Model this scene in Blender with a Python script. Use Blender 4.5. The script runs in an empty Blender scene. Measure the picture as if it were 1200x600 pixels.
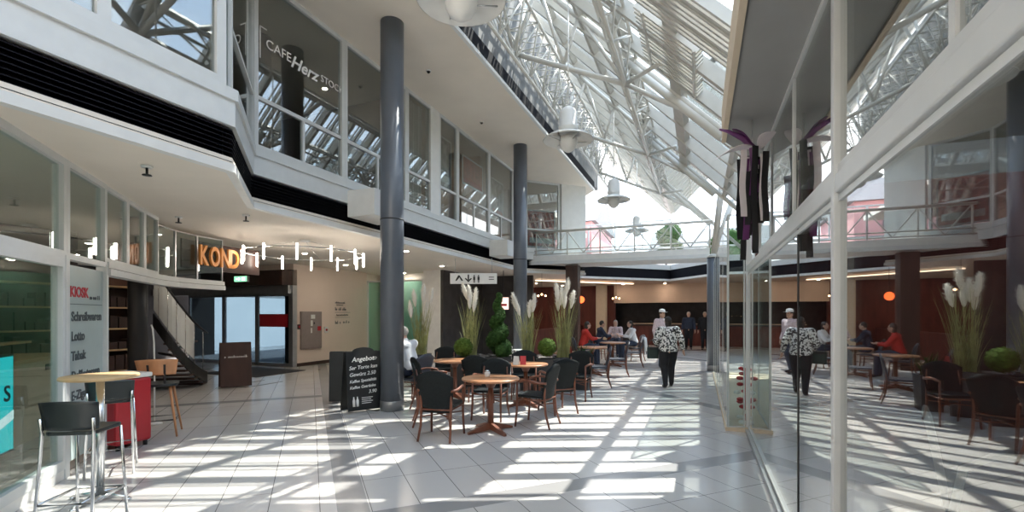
import bpy, bmesh, math, random
from mathutils import Vector, Matrix, Euler
random.seed(7)
S = bpy.context.scene
COL = S.collection
R = math.radians
PI = math.pi
YAW = R(21.8); CY, SY = math.cos(YAW), math.sin(YAW)
CAMH, FPX, HOR = 1.62, 550.0, 368.0

def at(px, d):
    """floor plan position seen in column px of the 1200 px frame at depth d"""
    xc = (px - 600) / FPX * d
    return xc * CY - d * SY, xc * SY + d * CY
def head(h):
    """rotation about z of a thing whose front is +Y and which faces h degrees clockwise from the view axis"""
    return YAW - R(h)

# ------------------------------------------------------------------ materials
MATS = {}
def nt(name):
    m = bpy.data.materials.new(name); m.use_nodes = True
    t = m.node_tree; t.nodes.clear()
    o = t.nodes.new('ShaderNodeOutputMaterial')
    return m, t, o
def mat(name, col, rough=.6, metal=0, var=.06, scale=6, bump=0, bscale=60, spec=.5, emit=None, estr=0, stretch=None):
    if name in MATS: return MATS[name]
    m, t, o = nt(name)
    b = t.nodes.new('ShaderNodeBsdfPrincipled')
    b.inputs['Roughness'].default_value = rough
    b.inputs['Metallic'].default_value = metal
    b.inputs['Specular IOR Level'].default_value = spec
    tc = t.nodes.new('ShaderNodeTexCoord')
    src = tc.outputs['Object']
    if stretch:
        mp = t.nodes.new('ShaderNodeMapping'); mp.inputs['Scale'].default_value = stretch
        t.links.new(src, mp.inputs['Vector']); src = mp.outputs['Vector']
    n = t.nodes.new('ShaderNodeTexNoise'); n.inputs['Scale'].default_value = scale; n.inputs['Detail'].default_value = 4
    t.links.new(src, n.inputs['Vector'])
    r = t.nodes.new('ShaderNodeValToRGB')
    c = Vector(col)
    r.color_ramp.elements[0].position = .3; r.color_ramp.elements[1].position = .7
    r.color_ramp.elements[0].color = (*[max(0, x * (1 - var)) for x in c], 1)
    r.color_ramp.elements[1].color = (*[min(1, x * (1 + var)) for x in c], 1)
    t.links.new(n.outputs['Fac'], r.inputs['Fac'])
    t.links.new(r.outputs['Color'], b.inputs['Base Color'])
    if bump:
        n2 = t.nodes.new('ShaderNodeTexNoise'); n2.inputs['Scale'].default_value = bscale
        t.links.new(src, n2.inputs['Vector'])
        bp = t.nodes.new('ShaderNodeBump'); bp.inputs['Strength'].default_value = bump; bp.inputs['Distance'].default_value = .01
        t.links.new(n2.outputs['Fac'], bp.inputs['Height']); t.links.new(bp.outputs['Normal'], b.inputs['Normal'])
    if emit:
        b.inputs['Emission Color'].default_value = (*emit, 1); b.inputs['Emission Strength'].default_value = estr
    t.links.new(b.outputs['BSDF'], o.inputs['Surface'])
    MATS[name] = m
    return m
def glass(name, tint=(.9, .96, .95), f0=.06, rough=0.0, gcol=(1, 1, 1), power=5.0):
    m, t, o = nt(name)
    tr = t.nodes.new('ShaderNodeBsdfTransparent'); tr.inputs['Color'].default_value = (*tint, 1)
    gl = t.nodes.new('ShaderNodeBsdfGlossy'); gl.inputs['Roughness'].default_value = rough; gl.inputs['Color'].default_value = (*gcol, 1)
    ge = t.nodes.new('ShaderNodeNewGeometry')
    dt = t.nodes.new('ShaderNodeVectorMath'); dt.operation = 'DOT_PRODUCT'
    t.links.new(ge.outputs['Normal'], dt.inputs[0]); t.links.new(ge.outputs['Incoming'], dt.inputs[1])
    def mth(op, a, b=None):
        n = t.nodes.new('ShaderNodeMath'); n.operation = op
        for i, v in enumerate((a, b)):
            if v is None: continue
            if isinstance(v, (int, float)): n.inputs[i].default_value = v
            else: t.links.new(v, n.inputs[i])
        return n.outputs[0]
    a = mth('ABSOLUTE', dt.outputs['Value'])
    p = mth('POWER', mth('SUBTRACT', 1.0, a), power)
    f = mth('ADD', mth('MULTIPLY', p, 1 - f0), f0)
    mx = t.nodes.new('ShaderNodeMixShader')
    t.links.new(f, mx.inputs[0]); t.links.new(tr.outputs[0], mx.inputs[1]); t.links.new(gl.outputs[0], mx.inputs[2])
    t.links.new(mx.outputs[0], o.inputs['Surface'])
    MATS[name] = m
    return m
def emis(name, col, st):
    if name in MATS: return MATS[name]
    m, t, o = nt(name)
    e = t.nodes.new('ShaderNodeEmission'); e.inputs['Color'].default_value = (*col, 1); e.inputs['Strength'].default_value = st
    t.links.new(e.outputs[0], o.inputs['Surface'])
    MATS[name] = m
    return m

def floor_mat():
    m, t, o = nt('tiles')
    L = t.links
    b = t.nodes.new('ShaderNodeBsdfPrincipled')
    tc = t.nodes.new('ShaderNodeTexCoord')
    mp = t.nodes.new('ShaderNodeMapping'); mp.inputs['Rotation'].default_value = (0, 0, R(-45)); mp.inputs['Location'].default_value = (-.07, -.02, 0)
    L.new(tc.outputs['Object'], mp.inputs['Vector'])
    br = t.nodes.new('ShaderNodeTexBrick'); br.offset = 0; br.squash = 1
    for k, v in (('Scale', 1), ('Mortar Size', .0035), ('Mortar Smooth', .1), ('Brick Width', .395), ('Row Height', .79), ('Bias', 0)):
        br.inputs[k].default_value = v
    br.inputs['Color1'].default_value = (.6, .575, .55, 1); br.inputs['Color2'].default_value = (.54, .52, .5, 1); br.inputs['Mortar'].default_value = (.12, .115, .11, 1)
    L.new(mp.outputs['Vector'], br.inputs['Vector'])
    sp = t.nodes.new('ShaderNodeSeparateXYZ'); L.new(mp.outputs['Vector'], sp.inputs[0])
    def mth(op, a, c=None):
        n = t.nodes.new('ShaderNodeMath'); n.operation = op
        for i, v in enumerate((a, c)):
            if v is None: continue
            if isinstance(v, (int, float)): n.inputs[i].default_value = v
            else: L.new(v, n.inputs[i])
        return n.outputs[0]
    def band(src, off):
        w = mth('MODULO', mth('ADD', src, 61.5 - off), 6.15)
        return mth('LESS_THAN', w, .25)
    s1 = band(sp.outputs['X'], .13); s2 = band(sp.outputs['Y'], 3.72)
    s = mth('MAXIMUM', s1, s2)
    mx = t.nodes.new('ShaderNodeMix'); mx.data_type = 'RGBA'
    L.new(s, mx.inputs['Factor']); L.new(br.outputs['Color'], mx.inputs['A']); mx.inputs['B'].default_value = (.29, .285, .285, 1)
    n = t.nodes.new('ShaderNodeTexNoise'); n.inputs['Scale'].default_value = 1.2; n.inputs['Detail'].default_value = 6
    L.new(tc.outputs['Object'], n.inputs['Vector'])
    rr = t.nodes.new('ShaderNodeMapRange'); rr.inputs['To Min'].default_value = .12; rr.inputs['To Max'].default_value = .3
    L.new(n.outputs['Fac'], rr.inputs['Value']); L.new(rr.outputs[0], b.inputs['Roughness'])
    b.inputs['Specular IOR Level'].default_value = .5
    L.new(mx.outputs['Result'], b.inputs['Base Color'])
    bp = t.nodes.new('ShaderNodeBump'); bp.inputs['Strength'].default_value = .15; bp.inputs['Distance'].default_value = .003; bp.invert = True
    L.new(br.outputs['Fac'], bp.inputs['Height']); L.new(bp.outputs['Normal'], b.inputs['Normal'])
    L.new(b.outputs[0], o.inputs['Surface'])
    return m
def spot_mat():
    m, t, o = nt('spotted_cloth')
    b = t.nodes.new('ShaderNodeBsdfPrincipled'); b.inputs['Roughness'].default_value = .8
    tc = t.nodes.new('ShaderNodeTexCoord')
    v = t.nodes.new('ShaderNodeTexNoise'); v.inputs['Scale'].default_value = 26; v.inputs['Detail'].default_value = 1
    t.links.new(tc.outputs['Object'], v.inputs['Vector'])
    r = t.nodes.new('ShaderNodeValToRGB'); r.color_ramp.interpolation = 'LINEAR'
    r.color_ramp.elements[0].position = .46; r.color_ramp.elements[0].color = (.02, .02, .022, 1)
    r.color_ramp.elements[1].position = .52; r.color_ramp.elements[1].color = (.8, .78, .75, 1)
    t.links.new(v.outputs['Fac'], r.inputs['Fac']); t.links.new(r.outputs['Color'], b.inputs['Base Color'])
    t.links.new(b.outputs[0], o.inputs['Surface'])
    return m

M = dict(
    floor=floor_mat(), spots=spot_mat(),
    plaster=mat('plaster', (.84, .77, .68), .9, var=.03, scale=1.5),
    wall=mat('wall_paint', (.8, .67, .58), .9, var=.03, scale=1.2),
    white=mat('white_paint', (.78, .78, .76), .45, var=.03),
    frame=mat('frame_paint', (.66, .68, .68), .4, var=.03),
    bars=mat('roof_bar_paint', (.5, .485, .44), .5, var=.05),
    steel=mat('truss_paint', (.62, .61, .57), .4, var=.03),
    fascia=mat('fascia_panel', (.68, .7, .7), .5, var=.03),
    louvre=mat('louvre_black', (.008, .008, .012), .7, spec=.15),
    black=mat('black_paint', (.015, .015, .017), .5),
    darkwall=mat('dark_wall', (.055, .05, .05), .8, var=.2, scale=3),
    grey=mat('grey_soffit', (.33, .33, .32), .8, var=.05, scale=2),
    column=mat('column_paint', (.11, .125, .15), .28, var=.06, scale=3),
    colbase=mat('column_shoe', (.28, .29, .3), .35, .6),
    chrome=mat('chrome', (.7, .71, .72), .22, 1.0),
    alu=mat('brushed_aluminium', (.55, .56, .57), .35, .9),
    bamboo=mat('stained_wood', (.16, .055, .03), .4, var=.25, scale=9, stretch=(1, 1, .25)),
    weave=mat('black_weave', (.011, .014, .015), .6, var=.3, scale=60, bump=.6, bscale=160, spec=.2),
    weaveblue=mat('slate_weave', (.05, .055, .075), .45, var=.3, scale=60, bump=.5, bscale=160),
    wood=mat('table_wood', (.42, .2, .1), .32, var=.2, scale=8, stretch=(1, 6, 1)),
    oak=mat('oak', (.55, .26, .12), .4, var=.2, scale=8, stretch=(1, 1, .2)),
    pale=mat('pale_wood', (.62, .42, .22), .5, var=.12, scale=7, stretch=(1, 1, .2)),
    darkwood=mat('dark_wood', (.05, .022, .016), .45, var=.3, scale=6, stretch=(1, 1, .15)),
    redwood=mat('red_wood', (.13, .028, .02), .5, var=.3, scale=5, stretch=(1, 1, .2)),
    red=mat('red_plastic', (.45, .02, .03), .35),
    seatblack=mat('stool_shell', (.016, .022, .024), .3),
    beige=mat('beige_panel', (.6, .44, .33), .7, var=.05, scale=2),
    cream=mat('cream_paint', (.72, .6, .45), .7, var=.04),
    leaf=mat('leaf_green', (.035, .08, .02), .8, var=.5, scale=14, spec=.15),
    leaf2=mat('box_green', (.085, .14, .025), .8, var=.5, scale=20, spec=.15),
    blade=mat('grass_blade', (.32, .32, .13), .6, var=.45, scale=5),
    plume=mat('plume', (.82, .78, .7), .95, var=.06, scale=20),
    pot=mat('planter_grey', (.05, .05, .052), .6),
    soil=mat('soil', (.04, .028, .02), 1, var=.3, scale=40),
    board=mat('chalkboard', (.012, .013, .013), .55, var=.2),
    chalk=mat('chalk', (.8, .8, .78), .9),
    signgreen=mat('sign_panel', (.42, .5, .5), .35, var=.03),
    signtext=mat('sign_text', (.07, .09, .1), .6),
    redtext=mat('red_text', (.5, .03, .05), .6),
    orange=mat('orange_letter', (.5, .2, .05), .4, emit=(1, .33, .05), estr=.06),
    skin=mat('skin', (.55, .33, .24), .55, var=.05),
    hair=mat('dark_hair', (.03, .022, .018), .6, var=.3, scale=40),
    greyhair=mat('grey_hair', (.4, .37, .33), .7, var=.2, scale=40),
    cloth_black=mat('black_cloth', (.012, .012, .015), .85, var=.2),
    cloth_white=mat('white_cloth', (.75, .75, .76), .85, var=.04),
    cloth_navy=mat('navy_cloth', (.03, .04, .07), .85, var=.2),
    cloth_red=mat('red_cloth', (.5, .03, .02), .8, var=.1),
    cloth_pink=mat('pink_cloth', (.62, .5, .52), .85, var=.25, scale=30),
    shoe=mat('shoe', (.02, .02, .02), .5),
    bag=mat('bag_green', (.02, .04, .035), .5),
    rubber=mat('door_mat', (.035, .035, .04), .95, var=.3, scale=50),
    petal=mat('petal', (.72, .66, .68), .5, var=.08),
    purple=mat('purple_stem', (.12, .03, .13), .4),
    curtain=mat('curtain', (.62, .58, .52), .9, var=.08, scale=3),
    poster1=mat('poster_red', (.5, .1, .06), .5, var=.5, scale=9),
    poster2=mat('poster_photo', (.3, .27, .25), .5, var=.8, scale=5),
    pinkwall=mat('pink_render', (.75, .38, .38), .9, var=.05),
    extwhite=mat('white_render', (.85, .84, .82), .9, var=.04),
    extgrey=mat('slate_roof', (.2, .2, .21), .9, var=.1),
    paving=mat('paving', (.5, .49, .47), .9, var=.1),
    carpet=mat('dark_floor', (.06, .045, .04), .6, var=.2),
    mattgrey=mat('cabinet_grey', (.3, .25, .24), .6),
    steelgrey=mat('ventilation_grey', (.2, .2, .2), .6, var=.2),
    g_roof=glass('roof_glass', (.93, .96, .97), .03, power=5),
    g_left=glass('facade_glass', (.74, .78, .77), .14),
    g_right=glass('shop_glass', (.74, .77, .76), .12, power=3.4),
    g_kiosk=glass('kiosk_glass', (.66, .74, .72), .07),
    g_teal=glass('teal_glass', (.62, .86, .8), .08),
    g_rail=glass('railing_glass', (.93, .96, .96), .04),
    g_door=glass('door_glass', (.3, .36, .4), .06),
    g_case=glass('case_glass', (.88, .93, .92), .05),
    acrylic=glass('clear_acrylic', (.6, .64, .64), .6, power=2.0, gcol=(1, 1, 1)),
    lampwhite=emis('tube_light', (1, .9, .78), 22),
    warm=emis('warm_bulb', (1, .6, .3), 8),
    spot=emis('down_light', (1, .85, .68), 170),
    strip=emis('light_strip', (1, .72, .5), 2.2),
    screen=emis('cyan_screen', (.03, .62, .68), 1.0),
    screenw=emis('screen_white', (.8, .95, 1), 1.0),
    exitgreen=emis('exit_green', (.25, .8, .4), 1.2),
    exitwhite=emis('exit_white', (.9, 1, .9), 1.5),
    lantern=emis('lit_sign', (1, .62, .5), 1.3),
    redlamp=emis('red_lamp', (1, .12, .03), 2.5),
)

# ------------------------------------------------------------------ mesh builder
class MB:
    def __init__(self):
        self.v = []; self.f = []; self.s = []
    def add(self, vs, fs, smooth=False):
        b = len(self.v)
        self.v += [tuple(x) for x in vs]
        self.f += [tuple(b + i for i in f) for f in fs]
        self.s += [smooth] * len(fs)
        return self
    def box(self, x0, x1, y0, y1, z0, z1):
        x0, x1 = min(x0, x1), max(x0, x1); y0, y1 = min(y0, y1), max(y0, y1); z0, z1 = min(z0, z1), max(z0, z1)
        return self.add([(x0, y0, z0), (x1, y0, z0), (x1, y1, z0), (x0, y1, z0), (x0, y0, z1), (x1, y0, z1), (x1, y1, z1), (x0, y1, z1)],
                        [(3, 2, 1, 0), (4, 5, 6, 7), (0, 1, 5, 4), (1, 2, 6, 5), (2, 3, 7, 6), (3, 0, 4, 7)])
    def bar(self, p, q, w, h, up=(0, 0, 1)):
        """box beam between two points; w across, h along 'up'"""
        p, q = Vector(p), Vector(q); d = (q - p).normalized(); u = Vector(up)
        s = d.cross(u)
        if s.length < 1e-4: s = d.cross(Vector((1, 0, 0)))
        s.normalize(); u = s.cross(d).normalized()
        vs = []
        for c in (p, q):
            for a, b in ((-1, -1), (1, -1), (1, 1), (-1, 1)):
                vs.append(c + s * a * w / 2 + u * b * h / 2)
        return self.add(vs, [(0, 1, 2, 3), (7, 6, 5, 4), (0, 4, 5, 1), (1, 5, 6, 2), (2, 6, 7, 3), (3, 7, 4, 0)])
    def wall(self, a, b, z0, z1, t=.1, side=0):
        """vertical slab over the plan segment a-b; side shifts it to the left (+1) or right (-1) of a->b"""
        a, b = Vector(a), Vector(b); d = (b - a).normalized(); n = Vector((-d.y, d.x)) * t / 2
        a = a + n * side; b = b + n * side
        P = [a - n, b - n, b + n, a + n]
        return self.prism([(p.x, p.y) for p in P], z0, z1)
    def prism(self, poly, z0, z1):
        ar = sum(poly[i][0] * poly[(i + 1) % len(poly)][1] - poly[(i + 1) % len(poly)][0] * poly[i][1] for i in range(len(poly)))
        if ar < 0: poly = poly[::-1]
        n = len(poly)
        vs = [(x, y, z0) for x, y in poly] + [(x, y, z1) for x, y in poly]
        fs = [tuple(range(n))[::-1], tuple(range(n, 2 * n))] + [(i, (i + 1) % n, (i + 1) % n + n, i + n) for i in range(n)]
        return self.add(vs, fs)
    def slab(self, quad, t):
        """thick quad (any plane), thickness t downwards along its normal"""
        q = [Vector(p) for p in quad]
        n = (q[1] - q[0]).cross(q[2] - q[0]).normalized() * t
        vs = q + [p - n for p in q]
        k = len(q)
        return self.add(vs, [tuple(range(k)), tuple(range(k, 2 * k))[::-1]] + [(i, i + k, (i + 1) % k + k, (i + 1) % k) for i in range(k)])
    def tube(self, pts, r, n=8, closed=False):
        pts = [Vector(p) for p in pts]; k = len(pts)
        rs = r if isinstance(r, (list, tuple)) else [r] * k
        vs = []; prev = None
        for i, p in enumerate(pts):
            if closed: d = pts[(i + 1) % k] - pts[i - 1]
            else: d = pts[min(i + 1, k - 1)] - pts[max(i - 1, 0)]
            d.normalize()
            if prev is None:
                a = d.cross(Vector((0, 0, 1)))
                if a.length < .05: a = d.cross(Vector((0, 1, 0)))
            else:
                a = prev - d * prev.dot(d)
            a.normalize(); prev = a; b = d.cross(a)
            vs += [p + (a * math.cos(2 * PI * j / n) + b * math.sin(2 * PI * j / n)) * rs[i] for j in range(n)]
        fs = []
        for i in range(k if closed else k - 1):
            i2 = (i + 1) % k
            for j in range(n):
                j2 = (j + 1) % n
                fs.append((i * n + j, i * n + j2, i2 * n + j2, i2 * n + j))
        if not closed:
            fs += [tuple(range(n))[::-1], tuple(range((k - 1) * n, k * n))]
        return self.add(vs, fs, True)
    def lathe(self, prof, n=24, c=(0, 0, 0), cap=True):
        vs = []
        for r, z in prof:
            vs += [(c[0] + r * math.cos(2 * PI * j / n), c[1] + r * math.sin(2 * PI * j / n), c[2] + z) for j in range(n)]
        fs = []
        for i in range(len(prof) - 1):
            for j in range(n):
                j2 = (j + 1) % n
                fs.append((i * n + j, i * n + j2, (i + 1) * n + j2, (i + 1) * n + j))
        if cap:
            fs += [tuple(range(n))[::-1], tuple(range((len(prof) - 1) * n, len(prof) * n))]
        return self.add(vs, fs, True)
    def ball(self, c, r, n=12, m=8):
        rx, ry, rz = r if isinstance(r, (list, tuple)) else (r, r, r)
        vs = [(c[0], c[1], c[2] - rz)]
        for i in range(1, m):
            a = -PI / 2 + PI * i / m
            vs += [(c[0] + rx * math.cos(a) * math.cos(2 * PI * j / n), c[1] + ry * math.cos(a) * math.sin(2 * PI * j / n), c[2] + rz * math.sin(a)) for j in range(n)]
        vs.append((c[0], c[1], c[2] + rz)); L = len(vs) - 1
        fs = [(0, 1 + (j + 1) % n, 1 + j) for j in range(n)]
        for i in range(m - 2):
            for j in range(n):
                j2 = (j + 1) % n
                fs.append((1 + i * n + j, 1 + i * n + j2, 1 + (i + 1) * n + j2, 1 + (i + 1) * n + j))
        fs += [(1 + (m - 2) * n + j, 1 + (m - 2) * n + (j + 1) % n, L) for j in range(n)]
        return self.add(vs, fs, True)
    def strip(self, a, b, t=.006):
        """ribbon between two polylines with thickness t"""
        a = [Vector(p) for p in a]; b = [Vector(p) for p in b]; k = len(a)
        n = (a[1] - a[0]).cross(b[0] - a[0]).normalized() * t
        vs = a + b + [p + n for p in a] + [p + n for p in b]
        fs = []
        for i in range(k - 1):
            fs += [(i, i + 1, k + i + 1, k + i), (2 * k + i, 3 * k + i, 3 * k + i + 1, 2 * k + i + 1),
                   (i, 2 * k + i, 2 * k + i + 1, i + 1), (k + i, k + i + 1, 3 * k + i + 1, 3 * k + i)]
        fs += [(0, k, 3 * k, 2 * k), (k - 1, 3 * k - 1, 4 * k - 1, 2 * k - 1)]
        return self.add(vs, fs)
    def xf(self, mtx):
        self.v = [tuple(mtx @ Vector(p)) for p in self.v]
        return self
    def build(self, name, m, parent=None, loc=None, bevel=0):
        me = bpy.data.meshes.new(name)
        me.from_pydata(self.v, [], self.f)
        me.polygons.foreach_set('use_smooth', self.s)
        me.materials.append(m)
        me.update()
        if bevel:
            bm = bmesh.new(); bm.from_mesh(me)
            bmesh.ops.bevel(bm, geom=[e for e in bm.edges if len(e.link_faces) == 2 and e.calc_face_angle(0) > .6], offset=bevel, segments=2, affect='EDGES', profile=.5)
            bm.to_mesh(me); bm.free()
        o = bpy.data.objects.new(name, me)
        COL.objects.link(o)
        if parent: o.parent = parent
        if loc: o.location = loc
        return o

def empty(name, loc=(0, 0, 0), rz=0, label=None, cat=None, group=None, kind=None):
    o = bpy.data.objects.new(name, None); COL.objects.link(o)
    o.location = loc; o.rotation_euler = (0, 0, rz); o.empty_display_size = .1
    return tag(o, label, cat, group, kind)
def tag(o, label=None, cat=None, group=None, kind=None):
    for k, v in (('label', label), ('category', cat), ('group', group), ('kind', kind)):
        if v: o[k] = v
    return o
def st(o, label=None, cat=None, group=None):
    return tag(o, label, cat, group, 'structure')
def copy_tree(o, parent=None):
    c = o.copy(); COL.objects.link(c)
    if parent: c.parent = parent
    for ch in list(o.children): copy_tree(ch, c)
    return c
def text_mb(s, size, shear=0, depth=.004, bold=0, align='LEFT'):
    cu = bpy.data.curves.new('t', 'FONT'); cu.body = s; cu.size = size; cu.shear = shear; cu.extrude = depth / 2; cu.offset = bold; cu.align_x = align
    cu.resolution_u = 3
    o = bpy.data.objects.new('t', cu); COL.objects.link(o)
    dg = bpy.context.evaluated_depsgraph_get(); me = bpy.data.meshes.new_from_object(o.evaluated_get(dg))
    mb = MB(); mb.add([v.co[:] for v in me.vertices], [tuple(p.vertices) for p in me.polygons])
    bpy.data.objects.remove(o); bpy.data.curves.remove(cu); bpy.data.meshes.remove(me)
    return mb
def face_mtx(origin, right, up=(0, 0, 1)):
    r = Vector(right).normalized(); u = Vector(up).normalized(); n = r.cross(u)
    m = Matrix((r, u, n)).transposed().to_4x4(); m.translation = Vector(origin)
    return m

# ================================================================== THE SETTING
XF, XB, XV = -4.67, -5.96, -3.93       # front facade plane, set-back facade plane, edge of the void
HC, HU = 3.15, 6.55                    # ceilings of the two storeys
JY0, JY1 = 3.57, 4.86                  # where the facade steps back at 45 degrees

st(MB().box(-20, 7, -4, 34, -.3, 0).build('floor', M['floor']), 'pale grey square floor tiles laid diagonally with darker bands')

# plan of the upper slab (its edge is the facade line)
edge = [(XF, -4), (XF, JY0), (XB, JY1), (XB, 16.2), (-4.15, 18.0), (-5.0, 19.1)]
slab_poly = edge + [(-5.0, 30), (-12, 30), (-12, 13), (-18, 13), (-18, -4)]
st(MB().prism(slab_poly, HC, 3.3).build('ceiling', M['plaster']), 'pale plaster ceiling over the ground floor')
st(MB().prism([(x - .25, y) for x, y in edge] + [(-5.25, 30), (-12, 30), (-12, 13), (-18, 13), (-18, -4)], 3.31, 3.85).build('floor', M['carpet']), 'floor of the upper storey')
def offset_line(pts, d):
    """offset an open plan polyline to its right by d"""
    out = []
    for i, p in enumerate(pts):
        ns = []
        for a, b in ((i - 1, i), (i, i + 1)):
            if a < 0 or b >= len(pts): continue
            t = (Vector(pts[b]) - Vector(pts[a])).normalized(); ns.append(Vector((t.y, -t.x)))
        n = sum(ns, Vector((0, 0)))
        n = n / (n.length_squared) * len(ns) if len(ns) > 1 else n
        n = n if len(ns) == 1 else n / n.length / max(.5, n.normalized().dot(ns[0]))
        out.append((p[0] + n.x * d, p[1] + n.y * d))
    return out
def band(name, pts, z0, z1, d0, d1, m, label):
    a = offset_line(pts, d0); b = offset_line(pts, d1)
    mb = MB()
    for i in range(len(pts) - 1):
        mb.prism([a[i], a[i + 1], b[i + 1], b[i]], z0, z1)
    return st(mb.build(name, m), label)
band('trim_1', edge, HC - .01, 3.225, -.06, .03, M['white'], 'thin white lip along the edge of the lower ceiling')
band('trim_2', edge, 3.63, 3.90, -.1, .03, M['fascia'], 'pale fascia band under the upper windows')
band('trim_3', edge, 3.90, 4.02, -.1, .06, M['frame'], 'sill ledge under the upper windows')
lv = MB()
a0 = offset_line(edge, -.14); b0 = offset_line(edge, -.1)
for i in range(len(edge) - 1): lv.prism([a0[i], a0[i + 1], b0[i + 1], b0[i]], 3.225, 3.63)
for k in range(8):
    z = 3.25 + k * .048; aa = offset_line(edge, -.1); bb = offset_line(edge, -.0)
    for i in range(len(edge) - 1):
        P = [aa[i], aa[i + 1], bb[i + 1], bb[i]]
        lv.add([(*P[0], z + .03), (*P[1], z + .03), (*P[2], z), (*P[3], z), (*P[0], z + .038), (*P[1], z + .038), (*P[2], z + .008), (*P[3], z + .008)],
               [(3, 2, 1, 0), (4, 5, 6, 7), (0, 1, 5, 4), (1, 2, 6, 5), (2, 3, 7, 6), (3, 0, 4, 7)])
st(lv.build('trim_4', M['louvre']), 'black horizontal louvre band round the upper floor')
for k, y in enumerate((6.8, 12.98)):
    st(MB().box(XB + .02, XB + .62, y, y + .85, 3.38, 3.86).build(f'trim_{5 + k}', M['white'], bevel=.01), ('white slab bracket behind the front column', 'white slab bracket behind the far column')[k])

# upper ceiling, slab with the void left open
st(MB().prism([(XV, -4), (XV, 18.65), (-4.6, 19.6), (-6.8, 22), (-6.8, 30), (-12, 30), (-12, 13), (-18, 13), (-18, -4)], HU, 6.8).build('ceiling', M['plaster']), 'pale ceiling of the upper storey')
st(MB().box(XV - .02, XV + .05, 2, 18.6, HU - .02, HU + .05).build('trim_7', M['white']), 'white edge bead of the upper ceiling')
st(MB().box(XV, XV + .03, 2, 18.6, HU + .05, HU + .34).build('trim_8', M['louvre']), 'black band above the edge of the upper ceiling')
cl = MB().box(XV - .15, XV - .02, -4, 19.6, 6.8, 9.0)
st(cl.build('wall_clerestory', M['steelgrey']), 'grey wall above the upper ceiling behind the lattice girder')
st(MB().box(-18.2, -18, -4, 13, -.3, 6.8).build('wall_left', M['darkwall']), 'outer wall far left')
st(MB().box(-18, 7, -4.2, -4, -.3, 9.6).build('wall_near', M['plaster']), 'wall behind the camera')
st(MB().box(-12, 7, 30, 30.2, -.3, 3.2).build('wall_end', M['darkwall']), 'dark wall at the back of the ground floor')
# upper storey interior
st(MB().box(-12.2, -12, -4, 30, 3.85, HU).build('wall_upper', M['beige']), 'inner wall of the upper storey rooms')
for y in (1.2, 8.9, 13.2):
    st(MB().box(-12, XB - .4 if y > 3 else XF - .4, y, y + .12, 3.85, HU).build('wall_partition', M['darkwall'] if y < 12 else M['beige']), 'partition between the upper rooms')

# ------------------------------------------------------------------ upper windows
WN = [0]
def window(a, b, z0, z1, glassm, framem, mull=(), trans=(), fw=.07, ft=.09, low=(), label=None, pane_t=.012, top=True):
    """framed glazing over the plan segment a-b; mull = fractions of full height mullions, trans = heights, low = fractions of short ones under the first transom"""
    WN[0] += 1
    root = empty(f'window_{WN[0]}', (a[0], a[1], z0), 0); st(root, label or 'framed glazing')
    A, B = Vector(a), Vector(b); o = Vector((*a, z0))
    rel = lambda p, z: (p[0] - a[0], p[1] - a[1], z - z0)
    P = lambda f: A.lerp(B, f)
    fr = MB()
    fr.bar(rel(A, z0 + fw / 2), rel(B, z0 + fw / 2), ft, fw)
    if top: fr.bar(rel(A, z1 - fw / 2), rel(B, z1 - fw / 2), ft, fw)
    ins = (fw / 2 + .002) / (B - A).length
    for f in (ins, 1 - ins):
        p = P(f); fr.bar(rel(p, z0 + fw), rel(p, z1 - (fw if top else 0)), fw, ft, (B - A).normalized().to_3d().cross(Vector((0, 0, 1))))
    fr.build('window_frame', framem, root)
    for f in mull:
        p = P(f); MB().bar(rel(p, z0 + fw + .001), rel(p, z1 - fw - .001), fw, ft * .97, (B - A).normalized().to_3d().cross(Vector((0, 0, 1)))).build('mullion', framem, root)
    for z in trans:
        MB().bar(rel(P(ins * 2.1), z), rel(P(1 - ins * 2.1), z), ft * .7, fw * .8).build('transom', framem, root)
    for f in low:
        p = P(f); MB().bar(rel(p, z0 + fw + .001), rel(p, trans[0] - fw * .4 - .001), fw * .7, ft * .6, (B - A).normalized().to_3d().cross(Vector((0, 0, 1)))).build('mullion', framem, root)
    fs = [0] + sorted(mull) + [1]
    for f0, f1 in zip(fs, fs[1:]):
        p, q = P(f0), P(f1)
        MB().wall((p.x - a[0], p.y - a[1]), (q.x - a[0], q.y - a[1]), 0.02, z1 - z0 - .02, pane_t).build('pane', glassm, root)
    return root
ZT = 4.76
def fr_(y0, y1, y): return (y - y0) / (y1 - y0)
window((XF, .2), (XF, 3.47), 4.0, HU, M['g_left'], M['frame'], mull=[fr_(.2, 3.47, 2.38)], trans=[5.36], fw=.1, label='upper corner glazing above the kiosk')
window((XF - .05, 3.55), (XB, JY1), 4.0, HU, M['g_left'], M['frame'], trans=[ZT], fw=.06, label='narrow angled upper window at the facade step')
window((XB, JY1), (XB, 6.71), 4.0, HU, M['g_left'], M['frame'], trans=[ZT], low=[.5], label='upper window with the white cafe lettering')
window((XB, 6.71), (XB, 8.64), 4.0, HU, M['g_left'], M['frame'], trans=[ZT], low=[.5], label='upper window behind the front column')
window((XB, 8.64), (XB, 9.75), 4.0, HU, M['g_left'], M['frame'], trans=[ZT], label='upper window with a pale curtain')
st(MB().box(XB - .1, XB + .05, 9.6, 10.0, 4.0, HU).build('wall_pier', M['white']), 'white pier between the upper windows')
window((XB, 10.0), (XB, 10.96), 4.0, HU, M['g_left'], M['frame'], trans=[ZT], label='upper window with the pale framed poster')
window((XB, 10.96), (XB, 12.95), 4.0, HU, M['g_left'], M['frame'], trans=[ZT], low=[.5], label='upper window with the red figures poster')
window((XB, 12.95), (XB, 14.9), 4.0, HU, M['g_left'], M['frame'], trans=[ZT], low=[.5], label='upper window left of the far column')
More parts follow.
